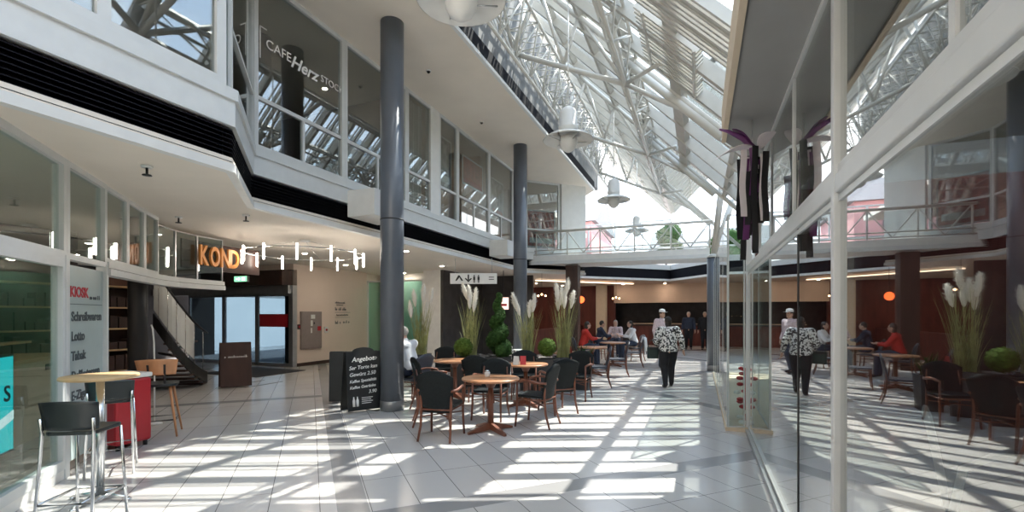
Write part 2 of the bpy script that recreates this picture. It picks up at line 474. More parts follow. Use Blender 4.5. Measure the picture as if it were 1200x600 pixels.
window((XB, 14.9), (XB, 16.2), 4.0, HU, M['g_left'], M['frame'], trans=[ZT], label='upper window behind the far column')
window((XB, 16.2), (-4.95, 17.2), 4.0, HU, M['g_left'], M['frame'], trans=[ZT], label='angled upper window with the big red poster')
st(MB().wall((-4.9, 17.25), (-4.15, 18.0), 3.85, HU, .12).build('wall_angle', M['white']), 'white angled wall at the end of the gallery')

# ------------------------------------------------------------------ columns
def column(x, y, z, r, label):
    c = empty('column', (x, y, 0)); st(c, label)
    MB().lathe([(r, 0), (r, z)], 32).build('shaft', M['column'], c)
    MB().lathe([(r + .005, 0), (r + .005, .16), (r, .17)], 32).build('shoe', M['colbase'], c)
    MB().lathe([(r + .004, 0), (r + .004, .02)], 32, (0, 0, 3.2)).build('joint_ring', M['black'], c)
    return c
column(-4.84, 6.63, HU, .195, 'tall round slate grey column beside the chalkboard')
column(-4.88, 12.85, HU, .2, 'tall round slate grey column behind the grass planters')
column(.36, 14.5, 3.2, .17, 'short dark column under the white V struts')
st(MB().box(-4.55, -4.1, 16.65, 17.05, 0, 3.4).build('column', M['darkwood']), 'dark wooden pillar under the gallery')

# ------------------------------------------------------------------ glass roof
def zr(x): return 5.45 - x           # main slope
YT, XVAL, XRID, XE, XE2 = 13.3, -1.3, .35, 1.65, 3.5
ZV = zr(XVAL); ZRG = ZV + (XRID - XVAL); ZE2 = ZRG - (XE2 - XRID)
def roof_part(label, x0, z0, x1, z1, y0, y1, step, purl, slim=1.0, minor=True):
    root = empty('glass_roof', (x0, y0, z0)); st(root, label)
    d = Vector((x1 - x0, 0, z1 - z0)); n = Vector((-(z1 - z0), 0, x1 - x0)).normalized()
    if n.z < 0: n = -n
    MB().slab([(0, 0, 0), d, d + Vector((0, y1 - y0, 0)), (0, y1 - y0, 0)], .012).build('glazing', M['g_roof'], root)
    y = 0; k = 0
    while y <= y1 - y0 + .01:
        if k % 2 and not minor: y += step / 2; k += 1; continue
        w = (.1, .05)[k % 2]; h = (.2, .08)[k % 2]
        MB().bar(-n * h / 2 + Vector((0, y, 0)), d - n * h / 2 + Vector((0, y, 0)), w, h, n).build('rafter', M['bars'], root)
        y += step / 2; k += 1
    nb = MB(); y = .125 if slim else 1e9
    while y < y1 - y0:
        nb.bar(-n * .03 + Vector((0, y, 0)), d * slim - n * .03 + Vector((0, y, 0)), .022, .045, n); y += .25
    if nb.v: nb.build('glazing_bars', M['bars'], root)
    L = d.length
    for f, w in purl:
        p = d * f - n * .1
        MB().bar(p, p + Vector((0, y1 - y0, 0)), w, .14, n).build('purlin', M['bars'], root)
    return root
X0, Z0 = XV - .1, zr(XV - .1)
PUR = [(.0, .2), (.17, .1), (.34, .12), (.5, .1), (.66, .26), (.83, .1), (.985, .2)]
roof_part('sloping glass roof over the near end', X0, Z0, XE, zr(XE), .0, 6.45, 1.2, PUR, 0, False)
def blind(label, x0, x1, y0, y1):  # slats added under the glass to shade parts of the floor
    b = empty('shade_slats', (x0, y0, zr(x0))); st(b, label); m = MB(); y = .05
    while y < y1 - y0:
        m.bar((0, y, -.2), (x1 - x0, y, -.2 - (x1 - x0)), .05, .13, (1, 0, 1)); y += .115
    m.build('slats', M['steel'], b)
    for x in (.08, (x1 - x0) - .08): MB().bar((x, 0, -.3 - x), (x, y1 - y0, -.3 - x), .04, .03, (1, 0, 1)).build('carrier', M['steel'], b)
blind('added white slats shading the floor, under the roof beside the right soffit', -1.4, XE, 5.75, 6.8)
st(MB().slab([(X0, 1.5, Z0 + .03), (-1.95, 1.5, zr(-1.95) + .03), (-1.95, 6.6, zr(-1.95) + .03), (X0, 6.6, Z0 + .03)], .02).build('sun_blocker', M['white']), 'unseen panel added over the near glass roof to keep sun off the left fascia')  # added out of view to block sun spots on the left fascia
blind('added white slats shading the floor, under the middle of the roof', -.85, 0.0, 6.9, 8.4)
roof_part('long sloping glass roof over the cafe tables', X0, Z0, XE, zr(XE), 6.45, YT, 1.0, PUR, .5)
roof_part('far slope of the glass roof down to the valley', X0, Z0, XVAL, ZV, YT, 24.5, 1.0, [(0, .2), (.3, .1), (.6, .1), (1, .3)])
roof_part('far gable slope rising from the valley to the ridge', XVAL, ZV, XRID, ZRG, YT, 24.5, .7, [(0, .1), (.5, .06), (1, .2)])
roof_part('far gable slope falling from the ridge to the right eave', XRID, ZRG, XE2, ZE2, YT, 24.5, .9, [(.33, .1), (.66, .1), (1, .2)])
# triangular glazed end of the far gable
tg = empty('gable_glazing', (XVAL, YT, 0)); st(tg, 'triangular glazing at the near end of the far gable')
pl = [(0, 0, ZV), (XE - XVAL, 0, zr(XE)), (XE2 - XVAL, 0, ZE2), (XRID - XVAL, 0, ZRG)]
MB().slab(pl, .012).build('glazing', M['g_roof'], tg)
for i in range(4): MB().bar(pl[i], pl[(i + 1) % 4], .1, .12, (0, 1, 0)).build('edge_bar', M['steel'], tg)
# gutter and eave beams
st(MB().box(XE - .02, XE + .2, 0, YT, zr(XE) - .2, zr(XE) + .02).build('trim_10', M['white']), 'white eave beam along the right side of the roof')
st(MB().box(.75, XE2 + .15, 14.4, 14.6, ZE2 - .14, ZE2 + .06).build('trim_11', M['white']), 'white cross beam above the short column')
st(MB().box(XE2, XE2 + .15, YT, 24.5, ZE2 - .2, ZE2).build('trim_12', M['white']), 'white far eave beam')

# structural frames in the roof
def frame(y, label):
    f = empty('roof_truss', (0, y, 0)); st(f, label)
    def part(n, pts, r): MB().tube(pts, r, 10).build(n, M['steel'], f)
    off = .38
    zb = lambda x: zr(x) - off
    part('top_chord', [(X0 + .1, 0, zr(X0 + .1) - .2), (XE - .05, 0, zr(XE) - .22)], .055)
    part('main_tube', [(XVAL, 0, zb(XVAL)), (.35, 0, zb(.35))], .075)
    part('lower_chord', [(XV + .35, 0, 7.0), (XVAL, 0, 5.95)], .05)
    part('tie', [(XVAL, 0, 5.95), (-.35, 0, 5.35)], .04)
    for (a, b) in (((XV + .35, 7.0), (XV + .9, zr(XV + .9) - .2)), ((XV + .9, zr(XV + .9) - .2), (-2.5, 6.55)), ((-2.5, 6.55), (-2.2, zr(-2.2) - .2)), ((-2.2, zr(-2.2) - .2), (XVAL, 5.95))):
        part('strut', [(a[0], 0, a[1]), (b[0], 0, b[1])], .035)
    for dy in (-1.1, 1.1):
        part('raking_strut', [(XVAL, 0, 5.95), (XVAL - .1, dy, zr(XVAL - .1) - .2)], .05)
        part('raking_strut', [(XVAL, 0, 5.95), (XVAL + .75, dy * .8, zr(XVAL + .75) - .2)], .04)
        part('raking_strut', [(XV + .35, 0, 7.0), (XV + .3, dy, zr(XV + .3) - .2)], .035)
    return f
for y, lb in ((4.6, 'roof frame of white tubes nearest the camera'), (9.0, 'second roof frame of white tubes'), (13.25, 'third roof frame of white tubes at the far gable'), (17.7, 'last roof frame of white tubes above the gallery')): frame(y, lb)
# lattice girder along the left edge of the void
def girder(label, x, zlo, zhi, y0, y1, step, wx=.55):
    g = empty('lattice_girder', (x, y0, zlo)); st(g, label)
    n = int((y1 - y0) / step); h = zhi - zlo
    MB().tube([(0, 0, 0), (0, n * step, 0)], .035, 8).build('lower_chord', M['steel'], g)
    MB().tube([(-wx / 2, 0, h), (-wx / 2, n * step, h)], .03, 8).build('upper_chord', M['steel'], g)
    MB().tube([(wx / 2, 0, h), (wx / 2, n * step, h)], .03, 8).build('upper_chord', M['steel'], g)
    for s in (-1, 1):
        w = MB()
        for k in range(n):
            y = k * step
            w.tube([(0, y, 0), (s * wx / 2, y + step / 2, h)], .018, 6)
            w.tube([(s * wx / 2, y + step / 2, h), (0, y + step, 0)], .018, 6)
            w.tube([(0, y, 0), (s * wx / 2, y, h)], .014, 6)
        w.build('lattice_web', M['steel'], g)
    w = MB()
    for k in range(2 * n):
        y = k * step / 2
        w.tube([(-wx / 2, y, h), (wx / 2, y, h)], .014, 6)
        w.tube([(-wx / 2, y, h), (wx / 2, y + step / 2, h)], .012, 6)
    w.build('lattice_web', M['steel'], g)
    return g
girder('white lattice girder beside the edge of the upper ceiling', -3.45, 6.75, 7.65, 2.0, 19.0, .85, .7)
girder('white lattice girder under the roof valley', XVAL, 5.95, 6.4, 4.6, 19.0, 1.45, .4)
# V support at the short column
v = empty('roof_support', (.36, 14.5, 3.2)); st(v, 'white V shaped roof support on the short column')
MB().tube([(0, 0, 0), (.44, 0, 4.15)], .085, 12).build('strut', M['steel'], v)
MB().tube([(0, 0, 0), (.5, 0, 1.62)], .085, 12).build('strut', M['steel'], v)
MB().lathe([(.17, 0), (.17, .06), (.1, .12)], 20).build('cap_plate', M['steel'], v)

# ------------------------------------------------------------------ right shop front
XR = .63
st(MB().prism([(.21, -4), (.21, 5.04), (XR, 5.95), (6, 5.95), (6, -4)], 3.32, 3.47).build('ceiling', M['grey']), 'grey soffit over the right shop front')
st(MB().prism([(.2, -4), (.2, 5.04), (.24, 5.06), (.24, -4)], 3.3, 3.62).build('trim_13', M['cream']), 'cream edge of the right soffit')
st(MB().box(6, 6.2, -4, 25, 0, 9).build('wall_right', M['darkwall']), 'dark back wall of the right shop')
st(MB().box(XR + .1, 6, 7.35, 7.5, 0, 3.3).build('wall_shop', M['redwood']), 'red brown end wall of the right shop')
window((XR, -3.9), (XR, 7.22), .05, 2.19, M['g_right'], M['frame'], mull=[fr_(-3.9, 7.28, y) for y in (.3,)], fw=.03, ft=.03, label='lower panes of the right glass shop front', pane_t=.014)
window((XR, -3.9), (XR, 5.9), 2.3, 3.32, M['g_right'], M['frame'], mull=[fr_(-3.9, 5.9, y) for y in (.4, 1.57, 3.84, 4.95)], fw=.035, ft=.035, label='upper panes of the right glass shop front', pane_t=.014)
st(MB().box(XR - .03, XR + .03, -3.9, 7.23, 2.2, 2.29).build('trim_14', M['frame'], bevel=.006), 'pale transom rail along the right shop front')
st(MB().box(XR - .035, XR + .02, 2.66, 2.715, .05, 3.32).build('trim_15', M['frame'], bevel=.005), 'pale vertical post of the right shop front')
st(MB().box(XR - .035, XR + .035, 7.24, 7.31, .0, 2.95).build('trim_16', M['frame'], bevel=.005), 'pale end post of the right shop front')
st(MB().box(XR - .012, XR + .012, 3.68, 3.7, .04, 2.2).build('trim_17', M['black']), 'thin dark joint between the right panes')
st(MB().box(XR - .05, XR + .05, -3.9, 7.2, 0, .045).build('baseboard_right', M['alu']), 'metal floor rail of the right shop front')

# glass showcase beyond the shop front
window((.36, 7.16), (.36, 13.9), .05, 3.0, M['g_case'], M['frame'], mull=[.2, .4, .6, .8], fw=.018, ft=.02, label='long glass showcase on the right behind the shop front')
window((.36, 7.16), (XR - .05, 7.24), .05, 3.0, M['g_case'], M['frame'], fw=.014, ft=.02, label='narrow end pane of the glass showcase')
st(MB().box(.33, 1.6, 7.15, 13.9, 0, .05).build('baseboard_case', M['cream']), 'plinth of the glass showcase')
st(MB().box(1.6, 1.7, 7.5, 13.9, 0, 3.3).build('wall_case', M['cream']), 'cream back wall of the showcase')
WNr = window((XE2 + .1, 13.9), (XE2 + .1, 24.4), .1, ZE2 - .1, M['g_rail'], M['frame'], mull=[.1, .2, .3, .4, .5, .6, .7, .8, .9], trans=[3.4], label='far right glazed wall under the eave')

# ------------------------------------------------------------------ far end
# far ground floor edges meeting at a point
fe = [(-5.0, 19.1), (-1.25, 22.75), (.9, 19.6), (3.6, 19.6)]
st(MB().prism([(-5, 19.1), (-1.25, 22.75), (.9, 19.6), (6, 19.6), (6, 30), (-5, 30)], HC, 3.4).build('ceiling', M['beige']), 'ceiling over the far shops')
band('trim_18', fe, HC - .02, 3.22, -.05, .05, M['white'], 'pale lip of the far ceiling edge')
band('trim_19', fe, 3.22, 3.64, -.1, .02, M['louvre'], 'dark louvre band of the far upper floor')
band('trim_20', fe, 3.64, 3.86, -.1, .05, M['fascia'], 'pale fascia of the far upper floor')
st(MB().prism([(-5, 19.2), (-1.25, 22.9), (1.0, 19.75), (6, 19.75), (6, 24.5), (-5, 24.5)], 3.5, 3.85).build('floor', M['paving']), 'floor of the far gallery')
# gallery bridge
bd = empty('gallery_bridge', (0, 16.4, 3.45)); st(bd, 'white gallery bridge crossing the hall')
MB().box(-5.9, .3, 0, 1.6, 0, .3).build('deck', M['white'], bd)
MB().box(-5.9, .3, -.03, 0, -.02, .1).build('deck_edge', M['frame'], bd)
rl = empty('gallery_railing', (0, 16.42, 3.75)); st(rl, 'white tube railing along the gallery bridge')
MB().tube([(-5.7, 0, .87), (.4, 0, .87)], .045, 10).build('handrail', M['steel'], rl)
for x in [-5.6 + k * 1.18 for k in range(6)]:
    MB().tube([(x, 0, 0), (x, 0, .87)], .025, 8).build('post', M['steel'], rl)
    if x < 0:
        MB().tube([(x, 0, .85), (x + .59, 0, .05)], .018, 8).build('brace', M['steel'], rl)
        MB().tube([(x + 1.18, 0, .85), (x + .59, 0, .05)], .018, 8).build('brace', M['steel'], rl)
for z in (.05, .2): MB().tube([(-5.7, 0, z), (.35, 0, z)], .02, 8).build('rail', M['steel'], rl)
MB().box(-5.6, .3, .03, .042, .08, .8).build('glass_panel', M['g_rail'], rl)
# glazed end wall
window((-6.8, 24.4), (XE2, 24.4), 3.86, 4.9, M['g_rail'], M['frame'], mull=[k / 9 for k in range(1, 9)], fw=.06, label='lower glazing of the far end wall')
window((-6.8, 24.4), (XVAL, 24.4), 4.9, 6.3, M['g_rail'], M['frame'], mull=[.25, .5, .75], fw=.06, label='upper glazing of the far end wall')
st(MB().box(-5.3, -5.0, 18.5, 20.2, 3.85, 7).build('wall_gallery', M['white']), 'white side wall of the far gallery')

# ------------------------------------------------------------------ left ground floor walls
KP = [(-4.2, 1.0), (-5.85, 2.65), (-6.55, 3.35), (-7.08, 3.88), (-7.57, 4.37), (-8.0, 4.82), (-8.32, 5.3), (-8.5, 5.8), (-8.58, 6.35)]
window((-3.6, .4), KP[1], .1, 2.17, M['g_kiosk'], M['frame'], fw=.09, label='kiosk shop window with the cyan screen')
window((-3.6, .4), KP[1], 2.17, HC, M['g_kiosk'], M['frame'], fw=.07, label='upper pane over the kiosk shop window')
window(KP[1], KP[2], 2.17, HC, M['g_kiosk'], M['frame'], fw=.06, label='upper pane over the kiosk sign')
for i in range(2, 5):
    window(KP[i], KP[i + 1], 2.24, HC, M['g_kiosk'], M['frame'], fw=.05, ft=.06, label=('first', 'second', 'third')[i - 2] + ' upper pane along the curved bakery front')
for i in range(5, 8):
    window(KP[i], KP[i + 1], 2.24, HC - .1, M['g_kiosk'], M['alu'], fw=.015, ft=.03, label=('first', 'second', 'third')[i - 5] + ' curved upper pane behind the orange letters')
band('trim_21', KP[2:], 2.08, 2.16, -.05, .08, M['frame'], 'lower pale rail of the curved bakery front')
band('trim_22', KP[2:], 2.17, 2.24, -.05, .06, M['frame'], 'upper pale rail of the curved bakery front')
st(MB().wall((-3.55, .3), (-5.85, 2.6), 0, .1, .14).build('baseboard_kiosk', M['white']), 'white plinth of the kiosk window')
st(MB().box(-18, -11.9, 4.0, 4.12, 0, HC).build('wall_kiosk', M['darkwall']), 'dark wall inside the kiosk')
st(MB().wall((-11.0, -3), (-11.0, 5.2), 0, HC, .12).build('wall_bakery', M['darkwall']), 'dark back wall of the kiosk and bakery')
# entrance wall
st(MB().box(-11.75, -11.5, 10.95, 14.2, 0, HC).build('wall_entrance', M['wall']), 'beige wall with the fire cabinet')
st(MB().box(-11.5, -11.47, 10.95, 14.2, 0, .1).build('baseboard_entrance', M['darkwood']), 'dark skirting under the beige wall')
st(MB().box(-18, -11.5, 10.8, 10.95, 2.98, HC).build('wall_lintel', M['wall']), 'strip of wall above the entrance header')
window((-18, 10.88), (-11.6, 10.88), 2.95, HC, M['g_kiosk'], M['black'], fw=.03, label='glazing above the entrance header')
st(MB().box(-15.2, -11.62, 10.5, 10.9, 2.5, 2.95).build('trim_23', M['darkwood']), 'dark header box over the entrance doors')
st(MB().box(-18, -11.62, 10.72, 10.9, 2.25, 2.5).build('trim_24', M['alu']), 'metal head rail of the entrance doors')
dr = empty('door_1', (-13.06, 10.85, 0)); st(dr, 'sliding glass entrance door')
def leaf(x0, x1, nm):
    f = MB()
    f.box(x0, x0 + .07, -.03, .03, 0, 2.25).box(x1 - .07, x1, -.03, .03, 0, 2.25).box(x0, x1, -.03, .03, 2.17, 2.25).box(x0, x1, -.03, .03, 0, .1)
    f.build('door_frame', M['alu'], dr); MB().box(x0 + .05, x1 - .05, -.006, .006, .08, 2.2).build('pane', M['g_door'], dr)
leaf(0, 1.42, 'a'); leaf(-1.5, 0, 'b'); leaf(-3.2, -1.5, 'c')
MB().box(.12, 1.3, -.02, -.008, 1.22, 1.62).build('red_sticker', M['red'], dr)
st(MB().box(-11.66, -11.5, 10.78, 10.95, 0, 2.5).build('trim_25', M['alu']), 'metal jamb of the entrance door')
# walls behind the columns
st(MB().box(-11.5, -8.4, 15.1, 15.2, 0, HC).build('wall_teal', M['extwhite']), 'pale wall behind the teal glass')
window((-11.5, 14.25), (-9.05, 14.25), .05, 2.85, M['g_teal'], M['white'], fw=.06, label='teal glass shop window behind the front column')
st(MB().box(-9.05, -8.35, 14.2, 14.4, 0, HC).build('wall_white', M['extwhite']), 'white wall beside the teal glass')
st(MB().box(-8.35, -8.25, 14.2, 17.4, 0, HC).build('wall_niche', M['darkwall']), 'dark side wall of the toilet passage')
st(MB().box(-8.35, -6.1, 17.4, 17.55, 0, HC).build('wall_passage', M['darkwall']), 'dark end wall of the toilet passage')
# restaurant at the back left
st(MB().box(-12, -4.2, 25.4, 25.6, 0, HC).build('wall_restaurant', M['redwood']), 'red brown back wall of the restaurant')
st(MB().box(-4.2, 6, 25.0, 25.2, 2.2, HC).build('trim_26', M['beige']), 'pale sign board over the far counter')
st(MB().box(-5.1, -4.6, 24.7, 25.2, 0, HC).build('column', M['cream']), 'cream pillar left of the far counter')
st(MB().box(-4.0, 6, 26.6, 26.8, 0, 2.2).build('wall_counter', M['darkwall']), 'dark wall behind the far counter')
st(MB().box(-6.1, -6.0, 17.4, 25.4, 0, 1.0).build('wall_low', M['redwood']), 'low red brown wall of the restaurant')
st(MB().wall((-6.6, 19.3), (-3.0, 23.2), 3.06, 3.1, .12).build('trim_27', M['strip']), 'long lit strip in the restaurant ceiling')

# ------------------------------------------------------------------ outside
st(MB().box(-40, 40, 25, 80, 3.2, 3.4).build('ground', M['paving']), 'pale paving outside the far end')
def house(name, label, x0, x1, y0, h, m, roofm, wins):
    hs = empty(name, (x0, y0, 3.4)); tag(hs, label, 'building')
    w, d = x1 - x0, 8
    MB().box(0, w, 0, d, 0, h).build('walls', m, hs)
    MB().add([(-.3, -.3, h), (w + .3, -.3, h), (w + .3, d, h), (-.3, d, h), (-.3, d / 2, h + 2.2), (w + .3, d / 2, h + 2.2)],
             [(0, 1, 5, 4), (2, 3, 4, 5), (0, 4, 3), (1, 2, 5), (3, 2, 1, 0)]).build('roof', roofm, hs)
    for cx, cz in wins:
        f = MB().box(cx * w - .5, cx * w + .5, -.06, .05, cz, cz + 1.4).build('window', M['extgrey'], hs)
        MB().box(cx * w - .42, cx * w + .42, -.08, -.055, cz + .06, cz + 1.34).build('pane', M['black'], f)
house('house', 'pink rendered house behind the far end glazing', -13, -6.9, 32, 4.6, M['pinkwall'], M['extgrey'], [(.3, 1.0), (.7, 1.0), (.3, 2.9), (.7, 2.9)])
house('house', 'white rendered house seen right of the pink one', -3.6, 7.0, 40, 3.4, M['extwhite'], M['extgrey'], [(.2, .8), (.5, .8), (.8, .8)])

st(MB().box(-18.3, -11.9, 22, 22.3, 0, 6.5).build('wall_courtyard', M['mattgrey']), 'grey building across the entrance court')
for k in range(5): st(MB().box(-17.8 + k * 1.25, -17.0 + k * 1.25, 21.95, 22, 1.0, 2.4).build(f'window_{60 + k}', M['extwhite']), 'white shutter of the building across the entrance court')
st(MB().box(-12.0, -11.75, 10.95, 30, 0, 3.3).build('wall_court_side', M['plaster']), 'side wall of the entrance court')
st(MB().box(-18, -12, 11.0, 22, 0, .01).build('ground', M['extgrey']), 'dark paving of the entrance court')
st(MB().box(XR + .06, 6, -3.9, 7.35, 0, .008).build('floor', M['carpet']), 'dark sheet added over the right shop floor to dim the interior')  # dark colour laid over the tiles stands in for the dim interior

# ================================================================== FURNITURE
def rounded(w, d, r, n=5):
    pts = []
    for cx, cy, a0 in ((w / 2 - r, d / 2 - r, 0), (-w / 2 + r, d / 2 - r, 90), (-w / 2 + r, -d / 2 + r, 180), (w / 2 - r, -d / 2 + r, 270)):
        for k in range(n): 
            a = R(a0 + 90 * k / (n - 1)); pts.append((cx + r * math.cos(a), cy + r * math.sin(a)))
    return pts
def curved_panel(w0, w1, zs, ys, arch, bow, t, nx=10):
    """upright panel, width w0 (bottom) to w1 (top); ys = y at bottom/top; arch raises the middle of the top; bow curves it sideways"""
    nz = 8; F = []; B = []
    for j in range(nz + 1):
        f = j / nz
        for i in range(nx + 1):
            u = i / nx * 2 - 1
            w = w0 + (w1 - w0) * f
            z = zs[0] + (zs[1] - zs[0]) * f + arch * f * f * (1 - u * u)
            y = ys[0] + (ys[1] - ys[0]) * f ** 1.3 + bow * u * u
            F.append((u * w / 2, y, z)); B.append((u * w / 2, y - t, z))
    N = len(F); q = lambda i, j: j * (nx + 1) + i
    fs = []
    for j in range(nz):
        for i in range(nx):
            fs.append((q(i + 1, j), q(i, j), q(i, j + 1), q(i + 1, j + 1)))
            fs.append((N + q(i, j), N + q(i + 1, j), N + q(i + 1, j + 1), N + q(i, j + 1)))
    for i in range(nx):
        fs.append((q(i, 0), q(i + 1, 0), N + q(i + 1, 0), N + q(i, 0))); fs.append((q(i + 1, nz), q(i, nz), N + q(i, nz), N + q(i + 1, nz)))
    for j in range(nz):
        fs.append((q(0, j + 1), q(0, j), N + q(0, j), N + q(0, j + 1))); fs.append((q(nx, j), q(nx, j + 1), N + q(nx, j + 1), N + q(nx, j)))
    return MB().add(F + B, fs, True)
def make_chair(arms, weave, seatm):
    c = empty('bistro_chair')
    MB().prism(rounded(.46, .45, .07), .425, .46).build('seat', seatm, c, bevel=.006)
    curved_panel(.41, .5, (.36, .82), (-.205, -.30), .085, .035, .024).build('backrest', weave, c)
    for s in (-1, 1):
        top = .64 if arms else .43
        MB().tube([(s * .235, .225, 0), (s * .225, .2, .25), (s * .225, .195, top)], [.014, .017, .015], 8).build('leg', M['bamboo'], c)
        MB().tube([(s * .215, -.30, 0), (s * .2, -.235, .2), (s * .2, -.215, .44), (s * .205, -.225, .62), (s * .19, -.25, .78)], [.014, .017, .017, .014, .01], 8).build('leg', M['bamboo'], c)
        if arms:
            pts = []
            for k in range(9):
                f = k / 8; pts.append((s * (.225 + .045 * math.sin(PI * f)), .2 - .455 * f, .645 + .03 * math.sin(PI * min(1, f * 1.3))))
            MB().tube(pts, .019, 8).build('armrest', M['bamboo'], c)
    fr = MB()
    for s in (-1, 1): fr.tube([(s * .225, .2, .4), (s * .2, -.225, .4)], .012, 8)
    fr.tube([(-.225, .2, .4), (.225, .2, .4)], .012, 8).tube([(-.2, -.225, .4), (.2, -.225, .4)], .012, 8)
    fr.tube([(-.225, .2, .3), (.2, -.23, .3)], .009, 6).tube([(.225, .2, .31), (-.2, -.23, .31)], .009, 6)
    fr.build('stretcher', M['bamboo'], c)
    return c
CH = dict(arm=make_chair(True, M['weave'], M['weave']), side=make_chair(False, M['weaveblue'], M['weaveblue']))
used = set()
def put(kind, proto, px, d, h, label, cat, group=None, z=0, scale=1):
    o = proto if kind not in used else copy_tree(proto)
    used.add(kind)
    x, y = at(px, d)
    o.location = (x, y, z); o.rotation_euler = (0, 0, head(h)); o.scale = (scale * (.8 if kind == 'stool' else 1), scale * (.85 if kind == 'stool' else 1), scale)
    tag(o, label, cat, group)
    return o
G = 'bistro chairs round the cafe tables'
for kind, px, d, h, lb in (
    ('arm', 518, 6.2, 12, 'black woven armchair with its back to the front, nearest of all at the round table'),
    ('arm', 508, 6.95, 78, 'black woven armchair at the left of the front table, turned side-on'),
    ('arm', 628, 6.88, -64, 'black woven armchair at the right of the front table, grey lit back'),
    ('arm', 575, 7.3, 196, 'black woven armchair facing out from behind the front round table'),
    ('arm', 561, 8.35, 8, 'black woven armchair just behind the one facing out at the front table'),
    ('arm', 653, 7.8, -25, 'black woven armchair right behind the chair with the grey lit back'),
    ('arm', 676, 8.95, 205, 'black woven armchair with curved arms near the tallest plume grass'),
    ('arm', 614, 9.05, 182, 'black woven armchair between the second table and the box ball'),
    ('arm', 505, 7.95, 62, 'black woven armchair beside the seated grey-haired person'),
    ('arm', 519, 10.15, 185, 'black woven armchair facing out from the table beside the seated grey-haired person'),
    ('side', 700, 10.5, -82, 'slate dining chair, nearest in the row along the walkway'),
    ('side', 723, 12.3, -80, 'slate dining chair, second in the row along the walkway'),
    ('side', 742, 14.4, -78, 'slate dining chair in the walkway row with a white jacket over it'),
    ('side', 636, 11.1, 95, 'slate dining chair opposite the nearest walkway chair'),
    ('side', 666, 12.9, 95, 'slate dining chair opposite the second walkway chair')):
    put(kind, CH[kind], px, d, h, lb, 'chair', G)
def make_table(r):
    t = empty('bistro_table')
    MB().lathe([(r - .03, .705), (r - .005, .71), (r, .72), (r, .732), (r - .008, .74), (0.001, .74)], 40).build('tabletop', M['wood'], t)
    MB().tube([(0, 0, .08), (0, 0, .7)], [.045, .036], 14).lathe([(.05, .6), (.09, .69), (.13, .705)], 16).build('post', M['bamboo'], t)
    for k in range(4):
        a = R(45 + 90 * k); c_, s_ = math.cos(a), math.sin(a)
        f = MB().add([(0, -.028, .03), (.36, -.02, 0), (.36, .02, 0), (0, .028, .03), (0, -.028, .13), (.36, -.02, .03), (.36, .02, .03), (0, .028, .13)],
                     [(3, 2, 1, 0), (4, 5, 6, 7), (0, 1, 5, 4), (1, 2, 6, 5), (2, 3, 7, 6), (3, 0, 4, 7)])
        f.xf(Matrix.Rotation(a, 4, 'Z')).build('foot', M['bamboo'], t)
    return t
TB = make_table(.4)
TABS = [(575, 6.5, 'round wooden bistro table nearest the front'), (616, 8.35, 'round wooden bistro table behind the front one, holding the menu cards'),
        (533, 9.0, 'round wooden bistro table beside the seated grey-haired person'), (668, 10.75, 'round wooden bistro table at the nearest walkway chair'),
        (694, 12.6, 'round wooden bistro table at the second walkway chair'), (718, 14.65, 'round wooden bistro table at the chair with the white jacket')]
for px, d, lb in TABS: put('table', TB, px, d, 10, lb, 'table', 'round bistro tables')
# on the tables
def sugar(px, d, lb):
    x, y = at(px, d); o = empty('sugar_pot', (x, y, .742), 0, lb, 'pot', 'pots on the bistro tables')
    MB().lathe([(.028, 0), (.036, .01), (.04, .06), (.032, .075)], 16).build('bowl', M['white'], o)
    MB().lathe([(.033, .075), (.025, .09), (.004, .1)], 16).build('lid', M['chrome'], o)
sugar(571, 6.55, 'small white sugar pot on the front bistro table')
sugar(606, 8.3, 'small white sugar pot on the second bistro table')
for k, (px, d, m, lb) in enumerate(((613, 8.15, 'red', 'red folded menu card on the second bistro table'), (605, 8.12, 'white', 'white folded menu card on the second bistro table'), (668, 10.6, 'red', 'red folded menu card on the nearest walkway table'))):
    x, y = at(px, d)
    MBm = MB().add([(-.05, -.03, 0), (.05, -.03, 0), (.05, 0, .15), (-.05, 0, .15), (-.05, .03, 0), (.05, .03, 0), (-.05, -.026, 0), (.05, -.026, 0), (.05, .026, 0), (-.05, .026, 0), (0.05, 0, .14), (-.05, 0, .14)],
                   [(0, 1, 2, 3), (5, 4, 3, 2), (6, 11, 10, 7), (9, 8, 10, 11), (0, 6, 7, 1), (4, 5, 8, 9), (1, 7, 10, 2), (2, 10, 8, 5), (0, 3, 11, 6), (3, 4, 9, 11)])
    o = MBm.build('menu_card', M[m]); o.location = (x, y, .742); o.rotation_euler = (0, 0, head(30 * k)); tag(o, lb, 'menu', 'menu cards')

# ------------------------------------------------------------------ plants
def pot(root, w=.42, h=.72):
    MB().add([(-w * .42, -w * .42, 0), (w * .42, -w * .42, 0), (w * .42, w * .42, 0), (-w * .42, w * .42, 0), (-w / 2, -w / 2, h), (w / 2, -w / 2, h), (w / 2, w / 2, h), (-w / 2, w / 2, h),
              (-w / 2 + .03, -w / 2 + .03, h), (w / 2 - .03, -w / 2 + .03, h), (w / 2 - .03, w / 2 - .03, h), (-w / 2 + .03, w / 2 - .03, h)],
             [(3, 2, 1, 0), (0, 1, 5, 4), (1, 2, 6, 5), (2, 3, 7, 6), (3, 0, 4, 7), (4, 5, 9, 8), (5, 6, 10, 9), (6, 7, 11, 10), (7, 4, 8, 11)]).build('planter', M['pot'], root)
    pl_ = root.children[-1]
    MB().box(-w / 2 + .031, w / 2 - .031, -w / 2 + .031, w / 2 - .031, h - .04, h - .02).build('soil', M['soil'], pl_)
